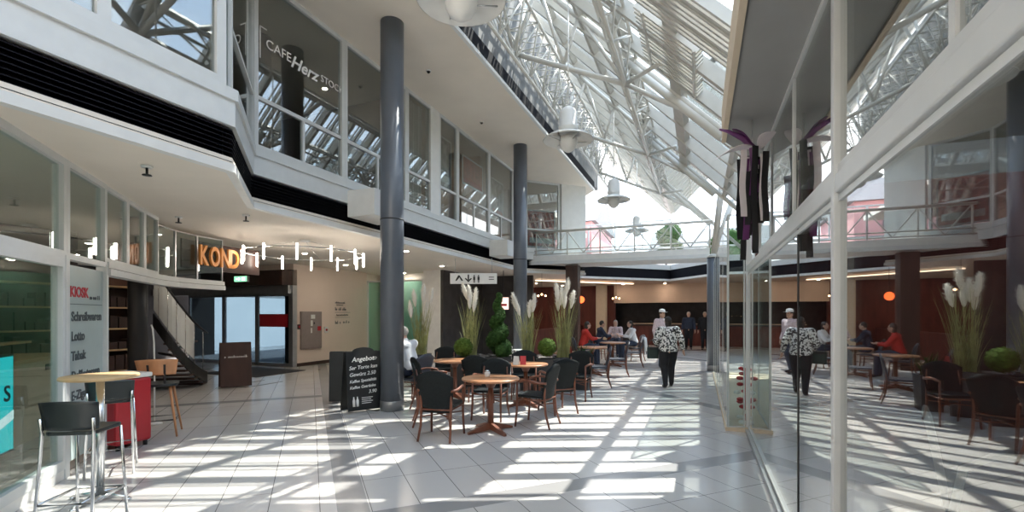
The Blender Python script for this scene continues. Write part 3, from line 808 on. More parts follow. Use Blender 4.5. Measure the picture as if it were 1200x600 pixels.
def blade(mb, p, yaw, L, lean, droop, w):
    pts = []; d = Vector((math.cos(yaw), math.sin(yaw), 0)); sd = Vector((-d.y, d.x, 0))
    n = 6; pos = Vector(p); a = lean
    vs = []
    for k in range(n + 1):
        f = k / n; ww = w * (1 - f ** 2) + .0008
        vs += [pos - sd * ww, pos + d * ww * .5, pos + sd * ww]
        pos = pos + (d * math.sin(a) + Vector((0, 0, 1)) * math.cos(a)) * (L / n); a += droop / n
    fs = []
    for k in range(n):
        b = 3 * k
        fs += [(b, b + 1, b + 4, b + 3), (b + 1, b + 2, b + 5, b + 4), (b + 2, b, b + 3, b + 5)]
    mb.add(vs, fs)
    return pos
def plume(p, d, L, rng):
    mb = MB(); d = Vector(d).normalized(); a = d.orthogonal().normalized(); b = d.cross(a)
    mb.tube([Vector(p) + d * L * f for f in (0, .12, .35, .6, .85, 1)], [.008, .03, .048, .045, .03, .004], 8)
    for k in range(150):
        f = rng.random(); an = rng.random() * 2 * PI; r = .072 * math.sin(PI * (f * .9 + .05)) ** .7
        q = Vector(p) + d * L * f * .9; o_ = a * math.cos(an) + b * math.sin(an)
        tip = q + o_ * r * 1.25 + d * .07; s_ = o_.cross(d) * .008
        mb.add([q - s_, q + s_, tip, q + d * .01], [(0, 1, 2), (1, 3, 2), (3, 0, 2)])
    return mb
def grass_plant(px, d, lb, seed, top, plumes, nb=110, lean=0):
    rng = random.Random(seed)
    x, y = at(px, d); g = empty('plume_grass', (x, y, 0), rng.random(), lb, 'plant', 'plume grasses in planters')
    g.rotation_euler = (0, 0, head(0))
    pot(g)
    mb = MB()
    for k in range(nb):
        L = rng.uniform(.5, (top - .75) * .95)
        blade(mb, (rng.uniform(-.12, .12), rng.uniform(-.12, .12), .69), rng.uniform(0, 2 * PI), L, rng.uniform(.02, .2), rng.uniform(.1, .7 if L < .8 else .35), rng.uniform(.004, .008))
    mb.build('grass_blades', M['blade'], g)
    for ox, tz, tilt in plumes:
        b0 = Vector((ox * .3, rng.uniform(-.06, .06), .69)); t0 = Vector((ox, rng.uniform(-.1, .1), tz - .32))
        so_ = MB().tube([b0, b0.lerp(t0, .5) + Vector((-.1 * ox, 0, .05)), t0], [.006, .005, .004], 6).build('stem', M['blade'], g)
        plume(t0, (tilt, rng.uniform(-.1, .1), 1), .4, rng).build('plume', M['plume'], so_)
    return g
grass_plant(493, 10.6, 'tall plume grass nearest the front column, before the teal glass', 1, 2.15, [(-.12, 2.1, -.1), (.05, 2.22, .1), (.2, 2.15, .15), (-.2, 1.85, -.1), (.1, 1.85, .05)])
grass_plant(552, 10.45, 'tall plume grass left of the spiral topiary', 2, 2.2, [(-.08, 2.25, -.3), (.0, 2.2, -.15), (.07, 2.14, .1), (-.02, 2.05, 0), (.06, 1.98, .1)])
grass_plant(619, 10.1, 'yellowish plume grass leaning in front of the far column', 3, 2.0, [(-.25, 2.02, -.25), (-.18, 1.9, -.3), (.1, 1.98, .1), (.02, 1.85, .05)])
grass_plant(660, 9.9, 'tallest plume grass, at the walkway end of the planters', 4, 2.3, [(-.12, 2.2, -.1), (-.05, 2.12, .05), (.04, 2.3, .15), (.02, 2.05, 0), (.15, 2.05, .2), (-.1, 2.0, 0)])
def leaf_ball(mb, c, r, n, rng, ls=.03):
    mb.ball(c, r * .84, 16, 12)
    for k in range(n):
        z = rng.uniform(-1, 1); a = rng.random() * 2 * PI; q = math.sqrt(1 - z * z)
        nrm = Vector((q * math.cos(a), q * math.sin(a), z)); p = Vector(c) + nrm * r * rng.uniform(.86, 1.02)
        t = nrm.orthogonal().normalized(); t.rotate(Matrix.Rotation(rng.random() * 6.28, 3, nrm)); b = nrm.cross(t)
        t = (t + nrm * rng.uniform(-.2, .9)).normalized()
        mb.add([p - b * ls * .35, p + t * ls * .6 - b * 0, p + b * ls * .35, p - t * ls * .4], [(0, 1, 2, 3)])
def box_ball(px, d, r, z, lb, seed, h=.72):
    rng = random.Random(seed); x, y = at(px, d)
    g = empty('box_topiary', (x, y, 0), 0, lb, 'plant', 'clipped box balls in planters'); pot(g, .4, h)
    mb = MB(); leaf_ball(mb, (0, 0, z), r, 1500, rng, .034); mb.build('foliage', M['leaf2'], g)
box_ball(543, 9.75, .2, .93, 'dark clipped box ball under the left plume grass', 11)
box_ball(641, 9.45, .19, .95, 'bright clipped box ball between the two right plume grasses', 12)
def spiral(px, d, lb):
    rng = random.Random(5); x, y = at(px, d); g = empty('spiral_topiary', (x, y, 0), 0, lb, 'plant'); pot(g, .44, .7)
    MB().tube([(0, 0, .67), (0, 0, 2.05)], [.02, .008], 8).build('trunk', M['darkwood'], g)
    mb = MB()
    for k in range(70):
        f = k / 69; a = f * 2 * PI * 3.2; rr = .17 * (1 - f) + .03
        leaf_ball(mb, (rr * .55 * math.cos(a), rr * .55 * math.sin(a), .84 + 1.2 * f), .16 * (1 - f) + .055, 130, rng, .05)
    mb.build('foliage', M['leaf'], g)
spiral(584, 10.2, 'dark green spiral topiary cone between the plume grasses')
# flowers in the small pots behind the planters
x, y = at(683, 10.1); fp = empty('potted_plant', (x, y, 0), 0, 'leafy green plant at the walkway end behind the tallest plume grass', 'plant'); pot(fp, .34, .6)
mb = MB(); rng = random.Random(9)
for k in range(60): blade(mb, (rng.uniform(-.08, .08), rng.uniform(-.08, .08), .57), rng.uniform(0, 6.28), rng.uniform(.25, .5), rng.uniform(.1, .6), rng.uniform(.3, 1), rng.uniform(.01, .02))
mb.build('foliage', M['leaf'], fp)

# ------------------------------------------------------------------ bar tables and stools on the left
def bar_table():
    x, y = -4.86, 2.47
    t = empty('bar_table', (x, y, 0), 0, 'high round bar table with a pale wooden edge by the kiosk window', 'table')
    MB().lathe([(.25, 1.055), (.27, 1.06), (.275, 1.07), (.27, 1.085), (.0001, 1.085)], 40).build('tabletop', M['pale'], t)
    MB().tube([(0, 0, .05), (0, 0, 1.055)], .03, 16).build('post', M['chrome'], t)
    for k in range(4):
        a = R(20 + 90 * k)
        MB().tube([(.02 * math.cos(a), .02 * math.sin(a), .06), (.25 * math.cos(a), .25 * math.sin(a), .02)], [.022, .016], 8).lathe([(.025, 0), (.025, .02)], 10, (.25 * math.cos(a), .25 * math.sin(a), 0)).build('foot', M['chrome'], t)
bar_table()
def bar_stool():
    c = empty('bar_stool')
    MB().prism(rounded(.4, .38, .06), .685, .71).build('seat', M['seatblack'], c, bevel=.006)
    curved_panel(.43, .46, (.72, .9), (-.19, -.225), .012, .05, .018).build('backrest', M['seatblack'], c)
    for sx in (-1, 1):
        MB().tube([(sx * .215, .21, 0), (sx * .185, .165, .685)], .013, 8).build('leg', M['chrome'], c)
        MB().tube([(sx * .225, -.25, 0), (sx * .2, -.19, .7), (sx * .205, -.205, .8)], .014, 8).build('leg', M['chrome'], c)
    MB().tube([(-.205, .19, .25), (.205, .19, .25), (.212, -.23, .25), (-.212, -.23, .25)], .01, 8, True).build('footrest', M['chrome'], c)
    return c
BS = bar_stool()
put('stool', BS, 100, 3.5, -8, 'black and chrome bar stool nearest the camera, before the bar table', 'stool', 'chrome bar stools')
BS.scale = (.82, .85, 1.1)
put('stool', BS, 132, 4.85, -34, 'black and chrome bar stool behind the bar table, before the red freezer', 'stool', 'chrome bar stools', 0, 1.05)
def wood_stool():
    x, y = at(187, 6.3); c = empty('wooden_bar_chair', (x, y, 0), head(-28), 'wooden bar chair with a tan curved backrest and black seat', 'stool')
    MB().prism(rounded(.42, .4, .12), .665, .7).build('seat', M['seatblack'], c, bevel=.008)
    curved_panel(.40, .46, (.82, 1.02), (-.2, -.25), .015, .06, .014).build('backrest', M['oak'], c)
    for sx in (-1, 1):
        MB().bar((sx * .08, -.16, .68), (sx * .09, -.235, .96), .025, .012, (0, 1, 0)).build('back_support', M['black'], c)
        MB().tube([(sx * .22, .22, 0), (sx * .13, .12, .67)], [.012, .018], 8).build('leg', M['oak'], c)
        MB().tube([(sx * .22, -.22, 0), (sx * .13, -.12, .67)], [.012, .018], 8).build('leg', M['oak'], c)
    MB().tube([(-.19, .19, .22), (.19, .19, .22), (.19, -.19, .22), (-.19, -.19, .22)], .01, 8, True).build('footrest', M['black'], c)
wood_stool()
x, y = at(181, 6.9)
MBr = MB().tube([(0, 0, 0), (0, 0, .9), (-.01, 0, 1.2), (-.04, 0, 1.4), (-.07, 0, 1.46)], .011, 8).lathe([(.1, 0), (.1, .015), (.02, .03)], 16)
tag(MBr.build('flag_pole', M['white'], None, (x, y, 0)), 'thin white bent pole standing behind the wooden bar chair', 'pole')
# red freezer
x, y = at(143, 5.75); fz = empty('ice_freezer', (x, y, 0), head(20), 'red ice cream freezer standing under the bar table side of the bakery', 'freezer')
MB().box(-.23, .23, -.2, .2, .06, .84).build('body', M['red'], fz, bevel=.03)
MB().box(-.235, .235, -.205, .205, .845, .9).build('lid', M['white'], fz, bevel=.01)
for sx in (-1, 1):
    for sy in (-1, 1): MB().lathe([(.025, 0), (.025, .06)], 10, (sx * .18, sy * .15, 0)).build('foot', M['black'], fz)
# bakery counter and shelves
ct = empty('bakery_counter', (-8.3, 3.2, 0), R(135), 'pale bakery counter behind the red freezer with two black sockets', 'counter')
MB().box(-.9, .9, -.3, .3, 0, 1.0).build('body', M['cream'], ct)
MB().box(-.95, .95, -.34, .34, 1.0, 1.05).build('worktop', M['pale'], ct)
MB().box(-.95, .95, .15, .33, 1.2, 1.23).build('ledge', M['pale'], ct)
for k in (0, 1): MB().box(.2 + k * .12, .28 + k * .12, -.31, -.3, .86, .94).build('socket', M['black'], ct)
rng = random.Random(3)
for u, (bx, by, rz, lb) in enumerate(((-9.9, 4.6, 90, 'dark shelf unit of breads behind the bakery counter'), (-6.7, .7, 135, 'shelf unit of magazines inside the kiosk window'))):
    sh = empty('shelf_unit', (bx, by, 0), R(rz), lb, 'shelf')
    MB().box(-1.0, 1.0, .17, .2, 0, 2.3).build('back_panel', M['darkwood'], sh)
    for s in (-1, 1): MB().box(s * 1.0 - .02, s * 1.0 + .02, -.2, .2, 0, 2.3).build('side_panel', M['darkwood'], sh)
    for k in range(6): MB().box(-.98, .98, -.2, .17, .2 + k * .38, .225 + k * .38).build('shelf', M['pale'] if u == 0 else M['mattgrey'], sh)
    stuff = MB()
    for k in range(5):
        xx = -.92
        while xx < .85:
            w = rng.uniform(.06, .16); stuff.box(xx, xx + w, -.15, .1, .228 + k * .38, .228 + k * .38 + rng.uniform(.12, .28)); xx += w + .02
    tag(stuff.build('goods', M['poster2'] if u else M['darkwood'], sh), kind='stuff')
def marks_mb(w, h, seed, t=.004):
    # illegible small print: a row of little upright strokes
    rng = random.Random(seed); m = MB(); x = 0
    while x < w:
        d = rng.uniform(.3, .7) * h
        m.box(x, x + d * .35, 0, h * rng.choice((.6, .65, .95)), 0, t); m.box(x + d * .35, x + d * .8, h * .25, h * .4, 0, t); x += d + (h * .5 if rng.random() < .15 else 0)
    return m
# cyan screen in the kiosk window
kd = Vector((-1, 1, 0)).normalized()
x, y = -5.41, 2.0
sc = empty('advert_screen', (x, y, .42), 0, 'bright cyan advert screen standing inside the kiosk window', 'screen')
mt = face_mtx((0, 0, 0), kd)
MB().box(-.3, .3, 0, .85, -.05, 0).xf(mt).build('casing', M['black'], sc)
MB().box(-.28, .28, .02, .83, 0.002, .006).xf(mt).build('picture', M['screen'], sc)
MB().add([(-.28, .12, .007), (.28, .28, .007), (.28, .36, .007), (-.28, .2, .007), (-.28, .12, .01), (.28, .28, .01), (.28, .36, .01), (-.28, .2, .01)], [(3, 2, 1, 0), (4, 5, 6, 7), (0, 1, 5, 4), (1, 2, 6, 5), (2, 3, 7, 6), (3, 0, 4, 7)]).xf(mt).build('white_swoosh', M['screenw'], sc)
text_mb('s', .3).xf(mt @ Matrix.Translation((.12, .45, .012))).build('lettering', M['signtext'], sc)
MB().bar((-.06, -.07, 0), (-.06, -.07, -.4), .12, .06).box(-.25, .1, -.25, .1, -.42, -.4).build('stand', M['black'], sc)
# kiosk sign panel
P0 = Vector((*KP[1], 0)); P1 = Vector((*KP[2], 0)); kdir = (P1 - P0).normalized(); Lk = (P1 - P0).length
sg = empty('kiosk_sign', (P0.x, P0.y, .12), 0, 'tall pale green kiosk sign panel listing goods in dark letters', 'sign')
nrm = kdir.cross(Vector((0, 0, 1)))
mt = face_mtx(nrm * .0, kdir)
MB().box(.06, Lk - .03, .0, 2.0, -.01, .012).xf(mt).build('panel', M['signgreen'], sg)
text_mb('KIOSK', .15, bold=.004).xf(mt @ Matrix.Translation((.14, 1.68, .015))).build('red_heading', M['redtext'], sg)
marks_mb(.26, .05, 1).xf(mt @ Matrix.Translation((.6, 1.66, .015))).build('small_heading', M['signtext'], sg)
MB().box(.08, Lk - .06, 1.6, 1.606, .012, .016).xf(mt).build('rule', M['signtext'], sg)
for k, s in enumerate(('Schreibwaren', 'Lotto', 'Tabak', 'Delikatessen', 'E-Zigaretten')):
    z = 1.43 - k * .205
    text_mb(s, .135, bold=.0035).xf(mt @ Matrix.Translation((.17, z, .015))).build('line_of_text', M['signtext'], sg)
    MB().box(.1, .13, z + .03, z + .06, .012, .016).xf(mt).build('bullet', M['signtext'], sg)
st(MB().bar((*KP[1], .0), (*KP[1], 2.2), .08, .1, (1, 1, 0)).build('trim_30', M['frame']), 'pale post at the near edge of the kiosk sign')
st(MB().bar((*KP[2], .0), (*KP[2], 2.2), .06, .1, (1, 1, 0)).build('trim_31', M['frame']), 'pale post at the far edge of the kiosk sign')
st(MB().lathe([(.13, 0), (.13, HC)], 20, (-8.35, 4.75, 0)).build('column', M['black']), 'black round post under the curved bakery front')
# strip light inside kiosk
tag(MB().bar((-5.9, .9, 1.78), (-6.9, 1.9, 1.78), .05, .03).build('strip_light', M['strip']), 'warm strip light over the kiosk shelves', 'light')
# orange letters
lt = empty('letter_sign', (-8.55, 6.3, 2.45), 0, 'illuminated orange letters on the curved bakery front', 'sign')
o3 = Vector((-8.55, 6.3, 2.45))
bk = [(-8.44, 5.55), (-8.55, 5.9), (-8.63, 6.3), (-8.68, 6.8), (-8.7, 7.35)]
mb = MB()
for a, b in zip(bk, bk[1:]): mb.wall((a[0] - o3.x - .1, a[1] - o3.y), (b[0] - o3.x - .1, b[1] - o3.y), .0, .52, .03)
mb.build('backing', M['darkwood'], lt)
for ch, p, q in (('K', (-8.44, 5.78), (-8.5, 6.0)), ('O', (-8.5, 6.02), (-8.56, 6.24)), ('N', (-8.56, 6.27), (-8.59, 6.45)), ('D', (-8.6, 6.48), (-8.61, 6.6))):
    r_ = Vector((q[0] - p[0], q[1] - p[1], 0))
    text_mb(ch, .5, depth=.04, bold=.012).xf(face_mtx((p[0] - o3.x + .03, p[1] - o3.y, .08), r_) @ Matrix.Scale(.62, 4, (1, 0, 0))).build('letter', M['orange'], lt)
# stairs
def stair():
    s = empty('curved_staircase', (-10.3, 7.2, 0), 0, 'curved black staircase with a pale balustrade behind the bakery', 'staircase')
    a = []; b = []; c = []; h = []
    for k in range(13):
        f = k / 12; x, y = at(243 - 62 * f, 10.9 - 1.3 * f - .5 * math.sin(PI * f)); z = .02 + 1.35 * f ** 1.15
        a.append((x + 10.3, y - 7.2, z)); b.append((x + 10.3, y - 7.2, z + .26)); c.append((x + 10.3, y - 7.2, z + .34)); h.append((x + 10.3, y - 7.2, z + 1.12))
    MB().strip(a, b, .03).build('stringer', M['black'], s)
    MB().strip(c[3:], h[3:], .015).build('balustrade', M['fascia'], s)
    MB().tube([(p[0], p[1], p[2] + .04) for p in h], .022, 8).build('handrail', M['black'], s)
    for k in range(1, 12, 2): MB().tube([b[k], h[k]], .01, 6).build('baluster', M['chrome'], s)
    for k in range(10):
        f = k / 10; p = Vector(a[k]); q = Vector(a[k + 1]); n = (q - p).cross(Vector((0, 0, 1))).normalized()
        MB().slab([p, q - Vector((0, 0, q.z - p.z)), q - Vector((0, 0, q.z - p.z)) + n * 1.0, p + n * 1.0], .04).build('step', M['darkwood'], s)
stair()
# boards
def a_board(c, right, w, h, lb, m, arch, name='chalkboard'):
    r_ = Vector((*right, 0)).normalized(); n = r_.cross(Vector((0, 0, 1)))
    b = empty(name, (*c, 0), 0, lb, 'board')
    lean = .12
    up = (Vector((0, 0, 1)) - n * lean).normalized(); mt = Matrix((r_, up, r_.cross(up))).transposed().to_4x4()
    f = mt.copy(); f.translation = n * .18
    MB().box(-w / 2, w / 2, .03, h, -.02, 0).xf(f).build('front_panel', m, b)
    if arch:
        pts = [(w * .32 * math.cos(R(a)), h + .07 * math.sin(R(a))) for a in range(0, 181, 15)]
        MB().prism(pts, -.02, 0).xf(f).build('arched_top', m, b)
    fr = MB()
    for s in (-1, 1): fr.box(s * w / 2 - .012, s * w / 2 + .012, 0, h, -.025, .006)
    fr.box(-w / 2, w / 2, .02, .045, -.025, .006).build('board_frame', m, b)
    up2 = (Vector((0, 0, 1)) + n * lean * 1.3).normalized(); m2 = Matrix((r_, up2, r_.cross(up2))).transposed().to_4x4(); m2.translation = -n * .2
    MB().box(-w / 2, w / 2, 0, h, -.02, 0).xf(m2).build('back_panel', m, b)
    return b, f
bd_, f = a_board((-5.3, 6.42), (.5, .86), .58, 1.0, 'black chalkboard beside the front column with white handwriting', M['board'], True)
for s, x, z, sz in (('Angebot', -.2, .83, .11), ('Ser Torte kan', -.25, .7, .085), ('Gewürz 2.50', -.25, .59, .085), ('Kaffee Spezialität', -.25, .485, .066), ('Kaffee Getränke', -.25, .385, .066), ('3.90', .06, .3, .08)):
    text_mb(s, sz, shear=.25, bold=.0012, depth=.003).xf(f @ Matrix.Translation((x, z, .004)) @ Matrix.Rotation(R(3), 4, 'Z')).build('chalk_writing', M['chalk'], bd_)
hp = [(.016 * math.sin(t) ** 3 * 1.0, .013 * math.cos(t) - .005 * math.cos(2 * t) - .002 * math.cos(3 * t), 0) for t in [2 * PI * k / 24 for k in range(24)]]
MB().tube([(p[0] * 1.6, p[1] * 1.6, 0) for p in hp], .003, 5, True).xf(f @ Matrix.Translation((.2, .88, .004))).build('chalk_heart', M['chalk'], bd_)
for k in (0, 1): MB().lathe([(.02, 0), (.022, .1), (.012, .125), (.008, .16)], 12).xf(f @ Matrix.Translation((-.19 + .06 * k, .1, .0)) @ Matrix.Rotation(R(-90), 4, 'X') @ Matrix.Scale(.1, 4, (0, 1, 0))).xf(f @ Matrix.Rotation(0, 4, 'X') @ f.inverted()).build('bottle_mark', M['chalk'], bd_)
for k in range(4): MB().box(-.06, .1 + .03 * (k % 2), .14 + .03 * k, .15 + .03 * k, .001, .004).xf(f).build('small_print', M['chalk'], bd_)
bd2, f = a_board(at(402, 8.75), (.8, .6), .46, .93, 'plain black folding board leaning behind the chalkboard', M['board'], False)
bd3, f = a_board((-9.58, 7.4), (.5, .86), .6, 1.0, 'dark brown menu board standing before the entrance doors', M['darkwood'], False, 'menu_board')
marks_mb(.42, .06, 2).xf(f @ Matrix.Translation((-.22, .66, .004))).build('chalk_writing', M['chalk'], bd3)
tag(MB().box(-12.6, -10.5, 8.7, 10.3, .001, .014).build('door_mat', M['rubber']), 'dark mat before the entrance doors', 'mat')

# entrance wall items
def wall_item(name, y0, y1, z0, z1, lb, cat, m, t=.06):
    o = empty(name, (-11.5, (y0 + y1) / 2, z0), 0, lb, cat); return o, (y1 - y0) / 2, z1 - z0
o, hw, hh = wall_item('mounted_fire_cabinet', 11.05, 11.9, .52, 1.7, 'grey fire hose cabinet on the beige wall', 'cabinet', None)
MB().box(.003, .07, -hw, hw, 0, hh).build('body', M['mattgrey'], o, bevel=.01)
MB().box(.07, .08, -hw + .03, hw - .03, .03, hh - .03).build('door', M['mattgrey'], o)
MB().box(.081, .084, hw - .2, hw - .05, hh * .48, hh * .48 + .14).build('red_label', M['red'], o)
for k, (a, b, c, d) in enumerate(((-.05, .12, .95, 1.08), (-.06, .02, .72, .9), (-.06, .0, .5, .66), (.06, .11, .78, .84))): MB().box(.081, .084, a, b, c, d).build('pictogram', M['white'] if k < 3 else M['black'], o)
o, hw, hh = wall_item('mounted_alarm_button', 12.05, 12.2, 1.0, 1.2, 'small red button box right of the fire cabinet', 'button', None)
MB().box(.003, .05, -hw, hw, 0, hh).build('box', M['white'], o, bevel=.008); MB().ball((.05, 0, hh / 2), .04).build('button', M['red'], o)
o, hw, hh = wall_item('switch_plate', 10.98, 11.03, 1.15, 1.3, 'dark switch beside the entrance door', 'switch', None)
MB().box(.003, .03, -.05, .05, 0, hh).build('plate', M['black'], o, bevel=.004); MB().box(.03, .04, -.02, .02, .04, .11).build('rocker', M['red'], o)
nt_ = empty('wall_lettering', (-11.495, 12.95, 1.2), 0, 'dark lettering and symbols on the beige wall right of the fire cabinet', 'sign')
for k, (w, z, h) in enumerate(((.45, .78, .07), (.3, .71, .04), (.5, .54, .11), (.6, .37, .05), (.25, .08, .12), (.3, .1, .1))):
    marks_mb(w, h, 10 + k, .006).xf(face_mtx((.004, -.38 + .06 * (k % 2) + (.32 if k == 5 else 0), z), (0, 1, 0))).build('line_of_text', M['signtext'], nt_)
MB().box(0, .006, -.38, .35, .47, .48).box(0, .006, -.38, .35, .3, .306).build('rule', M['signtext'], nt_)
ex = empty('exit_sign', (-13.25, 10.45, 2.62), 0, 'green and white lit exit sign on the dark header', 'sign')
MB().box(-.28, .28, -.04, .04, 0, .18).build('casing', M['white'], ex)
MB().box(-.27, .27, -.048, -.041, .01, .17).build('lit_panel', M['exitgreen'], ex)
MB().add([(-.2, -.05, .07), (-.08, -.05, .07), (-.08, -.05, .03), (0, -.05, .09), (-.08, -.05, .15), (-.08, -.05, .11), (-.2, -.05, .11)], [(0, 1, 2, 3, 4, 5, 6)]).box(.06, .2, -.052, -.049, .04, .14).build('arrow', M['exitwhite'], ex)
MB().tube([(0, 0, .18), (0, 0, .5)], .008, 6).build('hanger', M['black'], ex)
# hanging toilet sign
x, y = at(555, 12.9); ws = empty('hanging_sign', (x, y, 2.45), YAW, 'white hanging sign with toilet symbols and a down arrow', 'sign')
MB().box(-.64, .64, -.04, .04, 0, .29).build('panel', M['white'], ws)
k_ = MB()
k_.box(-.16, -.12, -.045, -.041, .1, .25); k_.add([(-.24, -.046, .14), (-.14, -.046, .04), (-.04, -.046, .14), (-.07, -.046, .16), (-.14, -.046, .09), (-.21, -.046, .16)], [(0, 1, 4, 5), (1, 2, 3, 4)])
k_.build('down_arrow', M['black'], ws)
MB().add([(-.5, -.046, .08), (-.46, -.046, .08), (-.36, -.046, .2), (-.42, -.046, .23)], [(0, 1, 2, 3)]).add([(-.42, -.046, .23), (-.38, -.046, .23), (-.28, -.046, .08), (-.33, -.046, .08)], [(0, 1, 2, 3)]).build('caret', M['black'], ws)
for q in (.02, .14):
    MB().lathe([(.001, 0), (.02, .01), (.02, .03), (.001, .04)], 10, (q, -.05, .2)).box(q - .028, q + .028, -.05, -.041, .1, .195).box(q - .02, q - .004, -.05, -.041, .03, .1).box(q + .004, q + .02, -.05, -.041, .03, .1).build('person_symbol', M['black'], ws)
MB().box(.42, .56, -.046, -.041, .17, .19).box(.42, .56, -.046, -.041, .11, .13).build('bars', M['black'], ws)
for s in (-.5, .5): MB().tube([(s, 0, .29), (s, 0, .7)], .008, 6).build('hanger', M['alu'], ws)
x, y = at(590, 16.5); ls = empty('lit_sign', (x, y, 1.78), YAW, 'glowing pinkish white sign in the red restaurant', 'sign')
MB().prism(rounded(.36, .08, .03), 0, .42).build('lantern', M['lantern'], ls); MB().box(-.12, .12, -.06, -.045, .12, .2).build('marking', M['redtext'], ls); MB().tube([(0, 0, .42), (0, 0, .62), (.0, 0, 1.37)], .012, 8).build('hanger', M['black'], ls)

# ------------------------------------------------------------------ lamps
def chandelier():
    c = empty('ring_chandelier', (-7.55, 7.39, 2.86), 0, 'ring chandelier of glowing white tubes under the left ceiling', 'lamp')
    ring = [(1.15 * math.cos(2 * PI * k / 48), 1.15 * math.sin(2 * PI * k / 48), 0) for k in range(48)]
    MB().tube(ring, .014, 6, True).build('ring', M['chrome'], c)
    for k in range(12):
        a = 2 * PI * (k + .3) / 12; x, y = 1.15 * math.cos(a), 1.15 * math.sin(a)
        MB().lathe([(.014, -.24), (.019, -.23), (.019, .04), (.014, .05)], 12, (x, y, 0)).build('light_tube', M['lampwhite'], c)
    for k in range(3):
        a = 2 * PI * k / 3; MB().tube([(1.15 * math.cos(a), 1.15 * math.sin(a), 0), (.0, 0, .28)], .004, 6).build('wire', M['chrome'], c)
    MB().lathe([(.1, .25), (.1, .285)], 16).build('ceiling_plate', M['white'], c)
chandelier()
def pendant():
    p = empty('pendant_lamp')
    MB().lathe([(.46, 0), (.465, .012), (.4, .06), (.28, .11), (.17, .15), (.165, .15), (.27, .1), (.39, .045), (.455, 0)], 40, cap=False).build('dish_shade', M['white'], p)
    MB().lathe([(.17, .14), (.17, .2), (.18, .21), (.18, .25), (.17, .26), (.165, .5), (.12, .58), (.05, .62)], 28).build('housing', M['white'], p)
    MB().lathe([(.15, .06), (.17, 0), (.16, -.08), (.12, -.16), (.05, -.21), (.001, -.22)], 24).build('glass_bowl', M['white'], p)
    for k in range(4):
        a = R(45 + 90 * k); MB().tube([(.17 * math.cos(a), .17 * math.sin(a), -.02), (.4 * math.cos(a), .4 * math.sin(a), .03)], .008, 6).build('bracket', M['alu'], p)
    MB().tube([(0, 0, .6), (0, 0, 2.9)], .012, 8).build('rod', M['white'], p)
    return p
PD = pendant()
for k, (y, lb) in enumerate(((4.25, 'large white dish pendant lamp cut off by the top edge'), (8.45, 'large white dish pendant lamp beside the upper ceiling edge'), (13.4, 'white dish pendant lamp above the gallery railing'), (18.7, 'small white dish pendant lamp behind the gallery railing'))):
    o = PD if k == 0 else copy_tree(PD)
    o.location = (-2.26, y, 4.83); tag(o, lb, 'lamp', 'dish pendant lamps')
def spot(x, y, z, lb, m='spot', r=.07):
    o = empty('downlight', (x, y, z), 0, lb, 'light', 'ceiling downlights')
    MB().lathe([(r, -.012), (r + .015, 0)], 16).build('trim_ring', M['white'], o); MB().lathe([(r * .8, -.016), (r * .8, -.012)], 16).build('bulb', M[m], o)
for x, y, lb in ((-6.6, 9.6, 'downlight left of the front column'), (-9.2, 9.0, 'downlight near the entrance doors'), (-10.2, 11.6, 'downlight over the beige wall'), (-7.6, 13.0, 'downlight before the white wall'), (-9.6, 5.8, 'downlight over the staircase'), (-7.0, 1.2, 'downlight inside the kiosk')):
    spot(x, y, HC - .001, lb)
spot(1.5, 2.2, 3.319, 'added downlight in the right shop soffit to light the acrylic chairs')  # lamp added so the clear chairs show through the glass
spot(3.2, 3.6, 3.319, 'added downlight deep in the right shop to brighten its interior')  # lamp added to brighten the shop interior
spot(-10.2, 14.7, HC - .001, 'added downlight brightening the space behind the teal glass')  # lamp added to make the teal glass look lit
for k, (x, y) in enumerate(((-3.6, 24.2), (-1.6, 24.4), (.6, 23.6), (-5.4, 22), (-7.5, 22), (-8.6, 19.6), (-6.8, 24.2), (-9.6, 23.5))):
    spot(x, y, HC - .001, 'downlight in the far ceiling, ' + ('over the left end of the counter', 'over the middle of the counter', 'over the right end of the counter', 'before the cream pillar', 'in the middle of the restaurant', 'near the lit restaurant sign', 'by the restaurant back wall', 'deep in the restaurant corner')[k])
for k, (x, y) in enumerate(((-7.4, 6.3), (-7.6, 8.0), (-7.3, 10.4), (-7.4, 12.2), (-7.4, 14.6))):
    spot(x, y, HU - .001, 'downlight in the upper rooms, ' + ('behind the cafe lettering', 'behind the front column', 'behind the pale framed poster', 'behind the red figures poster', 'behind the far column')[k], r=.06)
for x, y, z, lb in ((-5.3, 3.1, HC, 'small sprinkler on the lower ceiling near the louvre corner'), (-6.5, 5.2, HC, 'small sprinkler on the lower ceiling before the orange letters'), (-7.6, 4.9, HC, 'small sprinkler on the lower ceiling nearest the bakery glass'), (-5.1, 8.2, HU, 'smoke detector on the upper ceiling right of the front column'), (-5.2, 10.9, HU, 'smoke detector on the upper ceiling before the far column')):
    o = empty('ceiling_sprinkler' if z == HC else 'smoke_detector', (x, y, z - .001), 0, lb, 'sprinkler' if z == HC else 'detector')
    MB().lathe([(.05, -.02), (.055, 0)], 16).build('base', M['white'], o)
    (MB().tube([(0, 0, -.02), (0, 0, -.09)], .012, 8).lathe([(.045, -.1), (.04, -.09)], 12) if z == HC else MB().lathe([(.02, -.05), (.04, -.02)], 14)).build('nozzle' if z == HC else 'sensor', M['black'], o)

